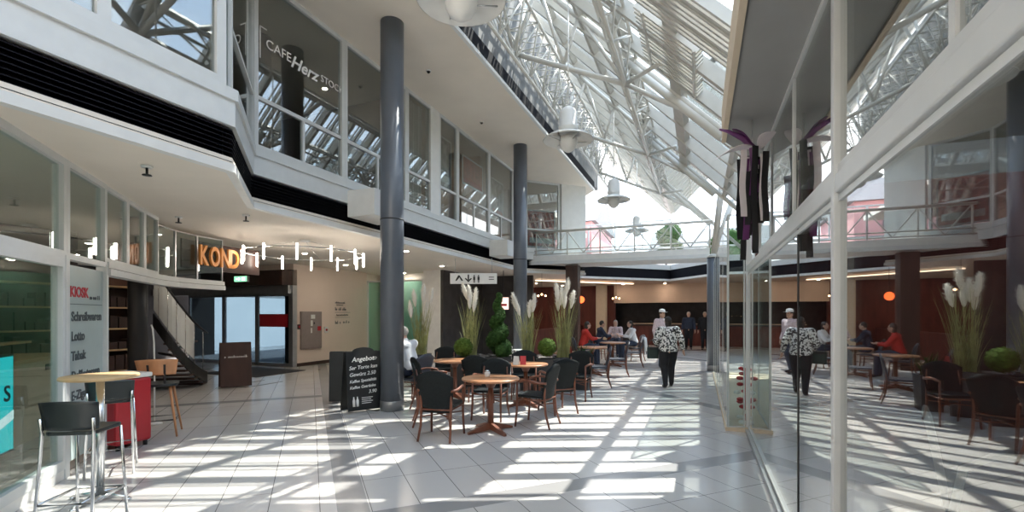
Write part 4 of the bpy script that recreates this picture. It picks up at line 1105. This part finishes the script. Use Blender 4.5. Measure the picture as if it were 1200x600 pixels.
# ------------------------------------------------------------------ upper window contents
def lettering():
    o = empty('cafe_lettering', (XB + .02, 4.95, 5.4), 0, 'white cafe lettering on the upper window', 'sign')
    mt = face_mtx((0.006, 0, 0), (0, 1, 0))
    text_mb('CAFE', .2, depth=.004).xf(mt @ Matrix.Translation((.12, .15, 0))).build('word', M['chalk'], o)
    text_mb('Herz', .27, shear=.35, depth=.004, bold=.006).xf(mt @ Matrix.Translation((.57, .1, 0))).build('word', M['chalk'], o)
    text_mb('STOCK', .165, depth=.004).xf(mt @ Matrix.Translation((1.2, .15, 0))).build('word', M['chalk'], o)
    MB().box(0, .006, .02, .035, -.05, .42).box(0, .006, .02, .14, .405, .42).box(0, .006, 1.68, 1.74, .405, .42).box(0, .006, 1.725, 1.74, .0, .42).build('border_line', M['chalk'], o)
lettering()
mb = MB(); P = []
for k in range(41): P.append((-.12 + .05 * math.sin(k * 1.35), k / 40 * .95))
mb.strip([(p[0], p[1], 2.5) for p in P], [(p[0], p[1] * .97, 0) for p in P], .006)
tag(mb.build('curtain', M['curtain'], None, (XB - .12, 8.68, 4.03)), 'pale pleated curtain behind the upper window', 'curtain')
mb = MB(); P = [(.03 * math.sin(k * 1.4), k / 24 * .5) for k in range(25)]
mb.strip([(p[0], p[1], 2.5) for p in P], [(p[0], p[1] * .7, 0) for p in P], .006)
oc = mb.build('curtain', M['curtain'], None, (-4.95, 3.55, 4.03)); oc.rotation_euler = (0, 0, R(45)); tag(oc, 'pale gathered curtain at the facade step', 'curtain')
def poster(name, lb, a, b, z0, z1, m, m2, off=.06):
    A, B = Vector((*a, 0)), Vector((*b, 0)); r_ = (B - A).normalized(); n = r_.cross(Vector((0, 0, 1))); w = (B - A).length
    o = empty(name, (A.x - n.x * off, A.y - n.y * off, z0), 0, lb, 'poster'); mt = face_mtx((0, 0, 0), r_); h = z1 - z0
    MB().box(0, w, 0, h, -.01, 0).xf(mt).build('frame', M['white'], o); MB().box(.05, w - .05, .05, h - .05, 0, .004).xf(mt).build('picture', m, o)
    MB().box(.12, w - .12, h * .12, h * .26, .004, .008).xf(mt).build('caption_bar', m2, o)
    return o
poster('poster', 'pale framed poster in the upper window right of the white pier', (XB, 10.15), (XB, 10.8), 4.8, 6.1, M['poster2'], M['white'])
poster('poster', 'poster with red figures in the upper window before the far column', (XB, 11.4), (XB, 12.7), 5.2, 6.0, M['poster1'], M['cloth_red'])
poster('poster', 'dark photo poster in the upper window left of the far column', (XB, 13.3), (XB, 14.3), 4.6, 5.9, M['poster2'], M['poster1'])
poster('poster', 'big red and white poster in the angled upper window', (-5.9, 16.26), (-5.05, 17.1), 4.1, 5.5, M['poster1'], M['white'])
st(MB().lathe([(.2, 0), (.2, HU - 3.85)], 20, (-7.3, 6.1, 3.85)).build('column', M['black']), 'dark column inside the upper cafe')

# ------------------------------------------------------------------ right side things
sc_ = empty('hanging_orchid_sculpture', (.43, 4.6, 2.08), 0, 'purple and white orchid sculpture with black ribbons at the right shop front', 'sculpture')
MB().tube([(-.27, -.1, 1.16), (-.2, -.08, 1.14), (-.08, -.03, 1.08), (.0, 0, 1.0), (.02, 0, .6), (0, -.02, .1)], [.008, .016, .026, .03, .024, .01], 8).build('stem', M['purple'], sc_)
def petal_mb(p, q, w, lift):
    p, q = Vector(p), Vector(q); d = q - p; s_ = d.cross(Vector((0, 0, 1))).normalized(); n = 8
    T = []
    for k in range(n + 1):
        f = k / n; ww = w * math.sin(PI * min(1, f * .95 + .04)) ** .7; c = p + d * f + Vector((0, 0, lift * math.sin(PI * f)))
        T.append((c - s_ * ww, c + s_ * ww))
    return MB().strip([t[0] for t in T], [t[1] for t in T], .008)
petal_mb((.0, .0, 1.0), (-.3, -.12, .9), .08, .04).build('petal', M['petal'], sc_)
petal_mb((.02, .02, .96), (-.16, -.05, 1.17), .05, .03).build('petal', M['purple'], sc_)
petal_mb((.05, 0, .98), (.14, -.2, 1.05), .06, .04).build('petal', M['petal'], sc_)
for k in range(16):
    rng = random.Random(k); x0 = -.12 + .013 * k; y0 = rng.uniform(-.13, .13); zt = rng.uniform(.75, 1.0); zb = rng.uniform(.0, .5)
    P = [(x0 + .006 * math.sin(j * .9 + k), y0 + .01 * math.cos(j + k), zt + (zb - zt) * j / 8) for j in range(9)]
    MB().strip(P, [(p[0] + .05, p[1] + .02, p[2]) for p in P], .004).build('ribbon', M[('black', 'petal', 'black', 'purple')[k % 4]], sc_)
MB().tube([(0, 0, .95), (.0, .0, 1.238)], .004, 6).build('wire', M['alu'], sc_)
def ghost(x, y, rz, lb):
    c = empty('acrylic_chair', (x, y, .009), R(rz), lb, 'chair', 'clear acrylic chairs in the right shop')
    pts = [(-.2, -.2, .46), (-.22, -.24, .7), (-.2, -.28, .93), (-.1, -.3, 1.0), (.1, -.3, 1.0), (.2, -.28, .93), (.22, -.24, .7), (.2, -.2, .46)]
    MB().tube(pts, .016, 8).build('back_loop', M['white'], c); MB().prism(rounded(.44, .42, .08), .44, .465).build('seat', M['acrylic'], c, bevel=.008)
    for sx in (-1, 1):
        for sy in (-1, 1): MB().tube([(sx * .2, sy * .2, 0), (sx * .18, sy * .18, .44)], .016, 8).build('leg', M['acrylic'], c)
ghost(1.62, 3.67, 250, 'clear chair with a pale loop back inside the right shop, nearer the pale post')
ghost(1.25, 2.95, 5, 'clear chair with a pale loop back inside the right shop, nearest the camera')
for k in range(9):
    z = 1.55 + .01 * math.sin(k); y = 3.4 + .34 * k
    tag(MB().ball((0, 0, 0), .014).build('string_bulb', M['warm'], None, (5.6, y * .5 - .2, z)), 'tiny warm bulb on the string of lights deep in the right shop', 'light', 'string of warm bulbs in the right shop')
tag(MB().tube([(5.6, 1.4, 1.572), (5.6, 3.0, 1.572)], .004, 6).build('light_cord', M['black']), 'dark cord of the warm bulb string in the right shop', 'cord')
cab = empty('display_cabinet', (1.05, 8.6, .05), 0, 'cream display cabinet inside the glass showcase', 'cabinet')
MB().box(-.25, .4, -.5, .5, 0, .85).build('body', M['cream'], cab, bevel=.01); MB().box(-.28, .43, -.53, .53, .85, .89).build('worktop', M['white'], cab)
for s in (-.24, .24): MB().box(-.262, -.25, s - .22, s + .22, .06, .8).build('door', M['white'], cab)
for k, (dx, dy, lb) in enumerate(((-.1, -.2, 'small white figurine standing left on the display cabinet'), (.1, .15, 'small white figurine standing right on the display cabinet'))):
    tag(MB().lathe([(.06, 0), (.05, .05), (.025, .12), (.05, .22), (.03, .3), (.012, .33), (.028, .37), (.02, .41), (.002, .43)], 16).build('figurine', M['white'], None, (1.05 + dx, 8.6 + dy, .942)), lb, 'figurine')
for k, y in enumerate((7.5, 7.85)):
    t_ = empty('toy_figure', (.62, y, .05), 0, ('red spiky toy figure near the end pane of the showcase', 'red spiky toy figure further inside the showcase')[k], 'ornament')
    MB().lathe([(.1, 0), (.1, .03), (.02, .04)], 14).build('base', M['white'], t_); MB().tube([(0, 0, .03), (0, 0, .75)], .015, 8).build('stem', M['red'], t_)
    rng = random.Random(k + 30)
    for j in range(12): MB().ball((rng.uniform(-.1, .1), rng.uniform(-.08, .08), rng.uniform(.15, .78)), (.05, .035, .03), 8, 6).build('blossom', M['red'] if j % 3 else M['white'], t_)

# far counter and its glow
cn = empty('far_counter', (-.2, 25.9, 0), 0, 'dark serving counter at the far end behind the walking woman', 'counter')
MB().box(-3.2, 4.0, -.35, .35, 0, 1.0).build('body', M['redwood'], cn); MB().box(-3.25, 4.05, -.4, .4, 1.0, 1.05).build('worktop', M['darkwood'], cn); MB().box(-3.2, 4, -.42, -.36, 1.1, 1.14).build('rail', M['beige'], cn)
for x in (-3, 0, 3.8):
    MB().tube([(x, -.39, 1.05), (x, -.39, 1.1)], .02, 8).build('rail_post', M['beige'], cn)
x, y = at(681, 19); gl_ = empty('hanging_globe_lamp', (x, y, 2.2), 0, 'glowing red globe lamp in the restaurant', 'lamp')
MB().ball((0, 0, 0), .14).build('globe', M['redlamp'], gl_); MB().tube([(0, 0, .13), (0, 0, .95)], .008, 6).build('cord', M['black'], gl_)
for k, (px, d) in enumerate(((635, 17.5), (722, 20.5))):
    x, y = at(px, d); o = empty('wall_lamp', (x, y, 2.3), 0, ('cluster lamp hanging left in the restaurant', 'cluster lamp hanging near the cream pillar')[k], 'lamp')
    MB().tube([(0, 0, .1), (0, 0, .85)], .006, 6).build('cord', M['black'], o)
    for j in range(3): MB().ball((.14 * j - .14, .0, .05 * (j % 2)), .035).build('bulb', M['warm'], o)
    MB().tube([(-.16, 0, .09), (.16, 0, .09)], .012, 6).build('bar', M['black'], o)
for k, (px, d, h) in enumerate(((600, 14.5, 30), (640, 16.0, 200), (655, 15.5, 120))):
    pass
x, y = at(603, 11.8)
hc = empty('high_chair', (x, y, 0), head(60), 'white child high chair behind the black chairs, before the far column', 'chair')
MB().prism(rounded(.34, .32, .06), .5, .53).build('seat', M['white'], hc); curved_panel(.3, .34, (.53, .85), (-.15, -.19), .02, .03, .02).build('backrest', M['white'], hc); MB().prism(rounded(.4, .24, .05), .7, .72).xf(Matrix.Translation((0, .16, 0))).build('tray', M['white'], hc)
for sx in (-1, 1):
    for sy in (-1, 1): MB().tube([(sx * .24, sy * .24, 0), (sx * .14, sy * .13, .5)], .016, 8).build('leg', M['white'], hc)
    MB().tube([(sx * .15, .12, .52), (sx * .17, .14, .7)], .012, 8).build('tray_arm', M['white'], hc)
# trees outside
for k, (x, y, h, lb) in enumerate(((-2.0, 31.0, 3.6, 'grey green tree outside the far glazing, left of the white house'), (1.4, 32.5, 3.2, 'small green tree outside the far glazing before the white house'), (5.2, 31.5, 4.2, 'green tree outside at the right of the far glazing'))):
    t = empty('tree', (x, y, 3.4), 0, lb, 'tree', None); rng = random.Random(50 + k)
    MB().tube([(0, 0, 0), (.05, 0, h * .4), (0, .05, h * .7)], [.1, .07, .03], 8).build('trunk', M['darkwood'], t)
    mb = MB()
    for j in range(9): leaf_ball(mb, (rng.uniform(-.8, .8), rng.uniform(-.8, .8), h * .7 + rng.uniform(-.6, .8)), rng.uniform(.4, .7), 160, rng, .16)
    mb.build('foliage', M['leaf'], t)

# ================================================================== PEOPLE
def remesh(mb, voxel, smooth=2):
    me = bpy.data.meshes.new('r'); me.from_pydata(mb.v, [], mb.f)
    o = bpy.data.objects.new('r', me); COL.objects.link(o)
    m = o.modifiers.new('m', 'REMESH'); m.mode = 'VOXEL'; m.voxel_size = voxel
    s = o.modifiers.new('s', 'SMOOTH'); s.iterations = smooth; s.factor = .5
    dg = bpy.context.evaluated_depsgraph_get(); r = bpy.data.meshes.new_from_object(o.evaluated_get(dg))
    out = MB(); out.add([v.co[:] for v in r.vertices], [tuple(p.vertices) for p in r.polygons], True)
    bpy.data.objects.remove(o); bpy.data.meshes.remove(me); bpy.data.meshes.remove(r)
    return out
def loft(mb, rings, n=18):
    vs = []
    for x, y, z, rx, ry in rings:
        vs += [(x + rx * math.cos(2 * PI * j / n), y + ry * math.sin(2 * PI * j / n), z) for j in range(n)]
    fs = [(i * n + j, i * n + (j + 1) % n, (i + 1) * n + (j + 1) % n, (i + 1) * n + j) for i in range(len(rings) - 1) for j in range(n)]
    fs += [tuple(range(n))[::-1], tuple(range((len(rings) - 1) * n, len(rings) * n))]
    mb.add(vs, fs, True)
def limb(mb, pts, rs, n=12):
    mb.tube(pts, rs, n)
    for p, r in zip(pts, rs): mb.ball(p, r * .99, n, 8)
def hand(mb, w, d, side, k):
    """palm and five bent fingers from wrist w along direction d; side = direction of the thumb"""
    d = Vector(d).normalized(); t = Vector(side); t = (t - d * t.dot(d)).normalized(); n = d.cross(t)
    w = Vector(w); q = w + d * .085 * k
    vs = []
    mb.tube([w, w + d * .04 * k, q], [.022 * k, .03 * k, .03 * k], 8)
    for j, L in enumerate((.066, .075, .07, .055)):
        b = q - d * .01 * k + t * (.026 - .0175 * j) * k
        m_ = b + d * L * .55 * k + n * .008 * k; e = m_ + d * L * .4 * k + n * .022 * k
        limb(mb, [b, m_, e], [.0088 * k, .008 * k, .0068 * k], 8)
    b = w + d * .025 * k + t * .02 * k; m_ = b + (d * .6 + t * .8).normalized() * .035 * k; e = m_ + (d * .9 + t * .3).normalized() * .03 * k
    limb(mb, [b, m_, e], [.011 * k, .0095 * k, .008 * k], 8)
def head_mb(mb, c, s, yaw=0, pitch=0):
    h = MB(); h.ball((0, 0, 0), (.074, .09, .108), 18, 14); h.ball((0, .035, -.06), (.055, .055, .055), 14, 10)
    h.add([(-.012, .083, .02), (.012, .083, .02), (.017, .088, -.025), (-.017, .088, -.025), (0, .118, -.02), (0, .09, .025)], [(0, 1, 5), (0, 3, 4), (0, 4, 5), (5, 4, 1), (1, 4, 2), (2, 4, 3), (0, 1, 2, 3)])
    for sx in (-1, 1): h.ball((sx * .076, -.005, -.005), (.012, .022, .033), 8, 6)
    h.ball((0, .086, -.058), (.025, .012, .008), 8, 6)
    m = Matrix.Translation(c) @ Euler((pitch, 0, yaw)).to_matrix().to_4x4() @ Matrix.Scale(s, 4)
    h.xf(m); mb.add(h.v, h.f, True); return m
def person(name_lb, loc, rz, H, J, mats, build=1.0, voxel=.012, hairlen=.0, yaw=0, pitch=0, cap=None, sleeves=True, group=None, hem=.0):
    """J: joint positions for this pose; body is one remeshed surface, clothes and hair are separate shells"""
    p = empty('person', loc, rz, name_lb, 'person', group)
    s = H / 1.7
    b = MB()
    J = {k: Vector(v) for k, v in J.items()}
    pel, ch, nk, hd = J['pelvis'], J['chest'], J['neck'], J['head']
    limb(b, [pel, pel.lerp(ch, .5), ch], [.12 * s * build, .11 * s * build, .12 * s * build])
    limb(b, [ch, nk, nk.lerp(hd, .6)], [.1 * s, .055 * s, .05 * s])
    hm = head_mb(b, hd, s, yaw, pitch)
    for q, sx in (('l', -1), ('r', 1)):
        limb(b, [ch.lerp(J['sh' + q], .5), J['sh' + q], J['el' + q], J['wr' + q]], [.06 * s, .052 * s * build, .04 * s, .026 * s])
        hand(b, J['wr' + q], J['hd' + q], J.get('th' + q, Vector((-sx * .3, .9, .1))), s)
        limb(b, [J['hip' + q], J['kn' + q], J['an' + q]], [.085 * s * build, .055 * s, .036 * s])
        f = J['ft' + q]; limb(b, [J['an' + q], J['an' + q].lerp(f, .5) - Vector((0, 0, .025 * s)), f], [.034 * s, .034 * s, .024 * s])
    remesh(b, voxel).build('body', mats['skin'], p)
    # trousers
    t = MB(); limb(t, [J['hipl'], pel + Vector((0, 0, .06 * s)), J['hipr']], [.11 * s * build, .135 * s * build, .11 * s * build])
    for q in 'lr': limb(t, [J['hip' + q], J['hip' + q].lerp(J['kn' + q], .5), J['kn' + q], J['an' + q] + Vector((0, 0, .0))], [.115 * s * build, .1 * s * build, .075 * s * build, .058 * s])
    remesh(t, voxel * 1.2, 3).build('trousers', mats['legs'], p)
    u = MB()
    r_ = s * build; md = pel.lerp(ch, .5)
    loft(u, [(pel.x, pel.y, pel.z - hem * s, .185 * r_, .145 * r_), (pel.x, pel.y, pel.z + .06 * s, .178 * r_, .145 * r_), (md.x, md.y, md.z, .168 * r_, .138 * r_), (ch.x, ch.y, ch.z, .172 * r_, .128 * r_), (ch.x, ch.y, ch.z + .1 * s, .14 * r_, .1 * r_)])
    limb(u, [J['shl'], ch + Vector((0, 0, .04 * s)), J['shr']], [.075 * s * build, .12 * s * build, .075 * s * build])
    limb(u, [ch + Vector((0, 0, .05 * s)), nk], [.1 * s, .066 * s])
    for q in 'lr':
        e = J['el' + q] if sleeves else J['sh' + q].lerp(J['el' + q], .7)
        pts = [J['sh' + q], J['el' + q].lerp(J['sh' + q], .0)] + ([J['el' + q].lerp(J['wr' + q], .75)] if sleeves else [])
        limb(u, pts, [.075 * s * build, .06 * s * build, .05 * s][:len(pts)])
    remesh(u, voxel * 1.2, 3).build('top', mats['top'], p)
    for q in 'lr':
        a, f = J['an' + q], J['ft' + q]; sh = MB()
        limb(sh, [a - Vector((0, 0, .03 * s)), a.lerp(f, .6) - Vector((0, 0, .03 * s)), f - Vector((0, 0, .004))], [.046 * s, .044 * s, .034 * s])
        remesh(sh, voxel, 1).build('shoe', M['shoe'], p)
    hr = MB(); hr.ball((0, -.016, .026), (.083, .092, .1), 18, 12)
    if hairlen: hr.ball((0, -.04, -.05), (.078, .06, .08 + hairlen), 14, 10)
    # keep the face free
    keep = MB(); ok = [v[1] < .055 or v[2] > .07 for v in hr.v]
    keep.add(hr.v, [f for f in hr.f if all(ok[i] for i in f)], True)
    keep.xf(hm).build('hair', mats['hair'], p)
    if cap:
        c = MB().lathe([(.088, .05), (.09, .09), (.075, .13), (.03, .15), (.001, .152)], 18); c.box(-.06, .06, .06, .16, .05, .06); c.xf(hm).build('cap', cap, p)
    for sx in (-1, 1): MB().ball((sx * .03, .082, .012), .009, 8, 6).xf(hm).build('eye', M['black'], p)
    return p
def standing(H, step=.0, la=None, ra=None, sway=0):
    s = H / 1.7
    J = dict(pelvis=(0, 0, .93), chest=(0, .02, 1.27), neck=(0, .01, 1.44), head=(0, .03, 1.585),
             hipl=(-.09, 0, .9), hipr=(.09, 0, .9), knl=(-.095, .03 - step * .3, .49), knr=(.095, .06 + step * .45, .49), anl=(-.1, -.04 - step, .085), anr=(.1, -.02 + step, .085),
             shl=(-.19, 0, 1.38), shr=(.19, 0, 1.38), ell=(-.25, -.04, 1.1), elr=(.25, -.04, 1.1), wrl=(-.27, .06, .86), wrr=(.28, .05, .86), hdl=(0, .1, -1), hdr=(0, .1, -1))
    J['ftl'] = (-.115, .1 - step, .035); J['ftr'] = (.115, .12 + step, .035)
    J.update(la or {}); J.update(ra or {})
    return {k: (tuple(x * s for x in v) if not k.startswith(('hdl', 'hdr', 'th')) else v) for k, v in J.items()}
def sitting(H, seat=.46, lean=0, arms=None):
    s = H / 1.7; z = seat + .1
    z += .055
    J = dict(pelvis=(0, -.08, z), chest=(0, -.06 + lean, z + .34), neck=(0, -.05 + lean * 1.3, z + .51), head=(0, -.02 + lean * 1.5, z + .655),
             hipl=(-.09, -.06, z - .01), hipr=(.09, -.06, z - .01), knl=(-.12, .36, z + .0), knr=(.12, .36, z + .0), anl=(-.12, .34, .085), anr=(.12, .38, .085), ftl=(-.13, .48, .035), ftr=(.13, .52, .035),
             shl=(-.19, -.07 + lean, z + .45), shr=(.19, -.07 + lean, z + .45), ell=(-.24, .1 + lean, z + .22), elr=(.24, .1 + lean, z + .22), wrl=(-.13, .3 + lean, z + .25), wrr=(.13, .3 + lean, z + .25), hdl=(.3, 1, 0), hdr=(-.3, 1, 0), thl=(1, 0, .3), thr=(-1, 0, .3))
    J.update(arms or {})
    return {k: tuple(Vector(v) + (Vector((0, .11, 0)) if not k.startswith(('hdl', 'hdr', 'th')) else Vector())) for k, v in J.items()}
def outfit(top, legs, hair, skin='skin'): return dict(top=M[top], legs=M[legs], hair=M[hair], skin=M[skin])
# the walking woman
x, y = at(783, 10.45)
W = person('woman seen from behind walking away in a black and white spotted blouse', (x, y, 0), head(6), 1.56,
           standing(1.56, .13, la=dict(ell=(-.3, -.02, 1.12), wrl=(-.24, .16, .98), hdl=(.3, .6, -.6)), ra=dict(elr=(.31, -.02, 1.12), wrr=(.37, .05, .88), hdr=(.15, .2, -1))),
           outfit('spots', 'cloth_black', 'hair'), 1.25, .009, .02, hem=.07)
rz_ = head(6); bx_, by_ = -.31, .12
bg = empty('handbag', (x + bx_ * math.cos(rz_) - by_ * math.sin(rz_), y + bx_ * math.sin(rz_) + by_ * math.cos(rz_), .62), rz_ + R(90), 'dark green handbag hanging at the walking woman\'s left side', 'bag')
MB().prism(rounded(.13, .25, .05), 0, .25).build('body', M['bag'], bg, bevel=.015)
MB().tube([(0, -.1, .25), (0, -.085, .38), (0, 0, .42), (0, .085, .38), (0, .1, .25)], .009, 8).build('handle', M['bag'], bg)
MB().box(-.067, .067, -.09, .09, .2, .254).build('flap', M['black'], bg)
x, y = at(775, 14.2)
person('person in a white cap and pale pink top facing the hall beyond the woman', (x, y, 0), head(150), 1.74, standing(1.74, .08), outfit('cloth_pink', 'cloth_navy', 'hair'), 1.05, .014, cap=M['cloth_white'])
x, y = at(484, 8.6)
person('grey-haired seated person in a white shirt and dark waistcoat behind the front column', (x, y, 0), head(-62), 1.7, sitting(1.7, .46, .1), outfit('cloth_white', 'cloth_navy', 'greyhair'), 1.1, .012)
put('side', CH['side'], 484, 8.6, -62, 'slate dining chair under the seated grey-haired person', 'chair', G)
for px, d, h, top, hair, lb, gl in ((744, 16.3, -95, 'cloth_white', 'hair', 'seated person in a white shirt at the far end of the walkway row', .03), (700, 16.6, 85, 'cloth_navy', 'hair', 'seated person in dark clothes at the farthest bistro table', 0), (682, 14.75, 85, 'cloth_red', 'hair', 'seated person in a red top near the cream pillar', .02), (722, 18.3, 200, 'cloth_pink', 'greyhair', 'seated person in a pale top facing out by the cream pillar', .03)):
    x, y = at(px, d)
    person(lb, (x, y, 0), head(h), 1.68, sitting(1.68, .46, .06), outfit(top, 'cloth_navy', hair), 1.0, .016, gl)
    put('side', CH['side'], px, d, h, 'slate dining chair under the ' + lb.split(' at ')[0].split(' near ')[0].split(' facing')[0], 'chair', G)
for px, d, top, lb in ((807, 21.5, 'cloth_navy', 'standing person in dark clothes before the far counter, left of two'), (826, 21.2, 'cloth_black', 'standing person in black clothes before the far counter, beside the short column')):
    x, y = at(px, d); person(lb, (x, y, 0), head(200), 1.72, standing(1.72, .03), outfit(top, 'cloth_black', 'greyhair'), 1.05, .018)
x, y = at(747, 14.35); jk = MB()
P = [(-.2 + .4 * k / 8, .015 * math.sin(k * 2.1), 0) for k in range(9)]
jk.strip([(p[0] * .9, p[1] - .32, .92) for p in P], [(p[0], p[1] - .36, .42) for p in P], .02); jk.strip([(p[0] * .9, p[1] - .3, .92) for p in P], [(p[0] * .9, p[1] - .25, .75) for p in P], .015)
for s in (-1, 1): jk.tube([(s * .19, -.34, .9), (s * .23, -.36, .7), (s * .22, -.38, .5)], [.05, .045, .04], 8)
cx, cyy = at(742, 14.4)
jo = jk.build('jacket', M['cloth_white'], None, (cx, cyy, 0)); jo.rotation_euler = (0, 0, head(-78)); tag(jo, 'white jacket hung over the back of a walkway chair', 'jacket')

# ================================================================== LIGHT AND CAMERA
def world():
    w = bpy.data.worlds.new('sky'); S.world = w; w.use_nodes = True
    t = w.node_tree; t.nodes.clear(); L = t.links
    o = t.nodes.new('ShaderNodeOutputWorld'); bg = t.nodes.new('ShaderNodeBackground')
    tc = t.nodes.new('ShaderNodeTexCoord')
    sp = t.nodes.new('ShaderNodeSeparateXYZ'); L.new(tc.outputs['Generated'], sp.inputs[0])
    r = t.nodes.new('ShaderNodeValToRGB')
    r.color_ramp.elements[0].position = .0; r.color_ramp.elements[0].color = (.95, .97, 1, 1)
    r.color_ramp.elements[1].position = .7; r.color_ramp.elements[1].color = (.36, .56, .86, 1)
    L.new(sp.outputs['Z'], r.inputs['Fac'])
    n = t.nodes.new('ShaderNodeTexNoise'); n.inputs['Scale'].default_value = 2.6; n.inputs['Detail'].default_value = 7; n.inputs['Roughness'].default_value = .6
    L.new(tc.outputs['Generated'], n.inputs['Vector'])
    cr = t.nodes.new('ShaderNodeValToRGB'); cr.color_ramp.elements[0].position = .47; cr.color_ramp.elements[1].position = .62
    L.new(n.outputs['Fac'], cr.inputs['Fac'])
    mx = t.nodes.new('ShaderNodeMix'); mx.data_type = 'RGBA'
    L.new(cr.outputs['Color'], mx.inputs['Factor']); L.new(r.outputs['Color'], mx.inputs['A']); mx.inputs['B'].default_value = (1.15, 1.15, 1.15, 1)
    L.new(mx.outputs['Result'], bg.inputs['Color']); bg.inputs['Strength'].default_value = SKY
    L.new(bg.outputs[0], o.inputs['Surface'])
SKY = 2.7
world()
sd = bpy.data.lights.new('sun', 'SUN'); sd.energy = 8.0; sd.angle = R(.53); sd.color = (1, .93, .83)
so = bpy.data.objects.new('sun', sd); COL.objects.link(so)
so.rotation_euler = Vector((.36, .6, 1)).to_track_quat('Z', 'Y').to_euler()
so.location = (4, 10, 20)
cam = bpy.data.cameras.new('camera'); co = bpy.data.objects.new('camera', cam); COL.objects.link(co)
cam.sensor_width = 36; cam.lens = 36 * FPX / 1200; cam.shift_y = 68 / 1200; cam.clip_start = .05; cam.clip_end = 300
co.location = (0, 0, CAMH); co.rotation_euler = (R(90), 0, YAW)
S.camera = co
S.view_settings.view_transform = 'Standard'; S.view_settings.look = 'None'; S.view_settings.gamma = 1
S.view_settings.use_curve_mapping = False
S.view_settings.exposure = .65
S.cycles.max_bounces = 10; S.cycles.diffuse_bounces = 6; S.cycles.glossy_bounces = 5; S.cycles.transparent_max_bounces = 40
S.cycles.transmission_bounces = 6
S.cycles.sample_clamp_indirect = 6
S.cycles.caustics_reflective = False; S.cycles.caustics_refractive = False
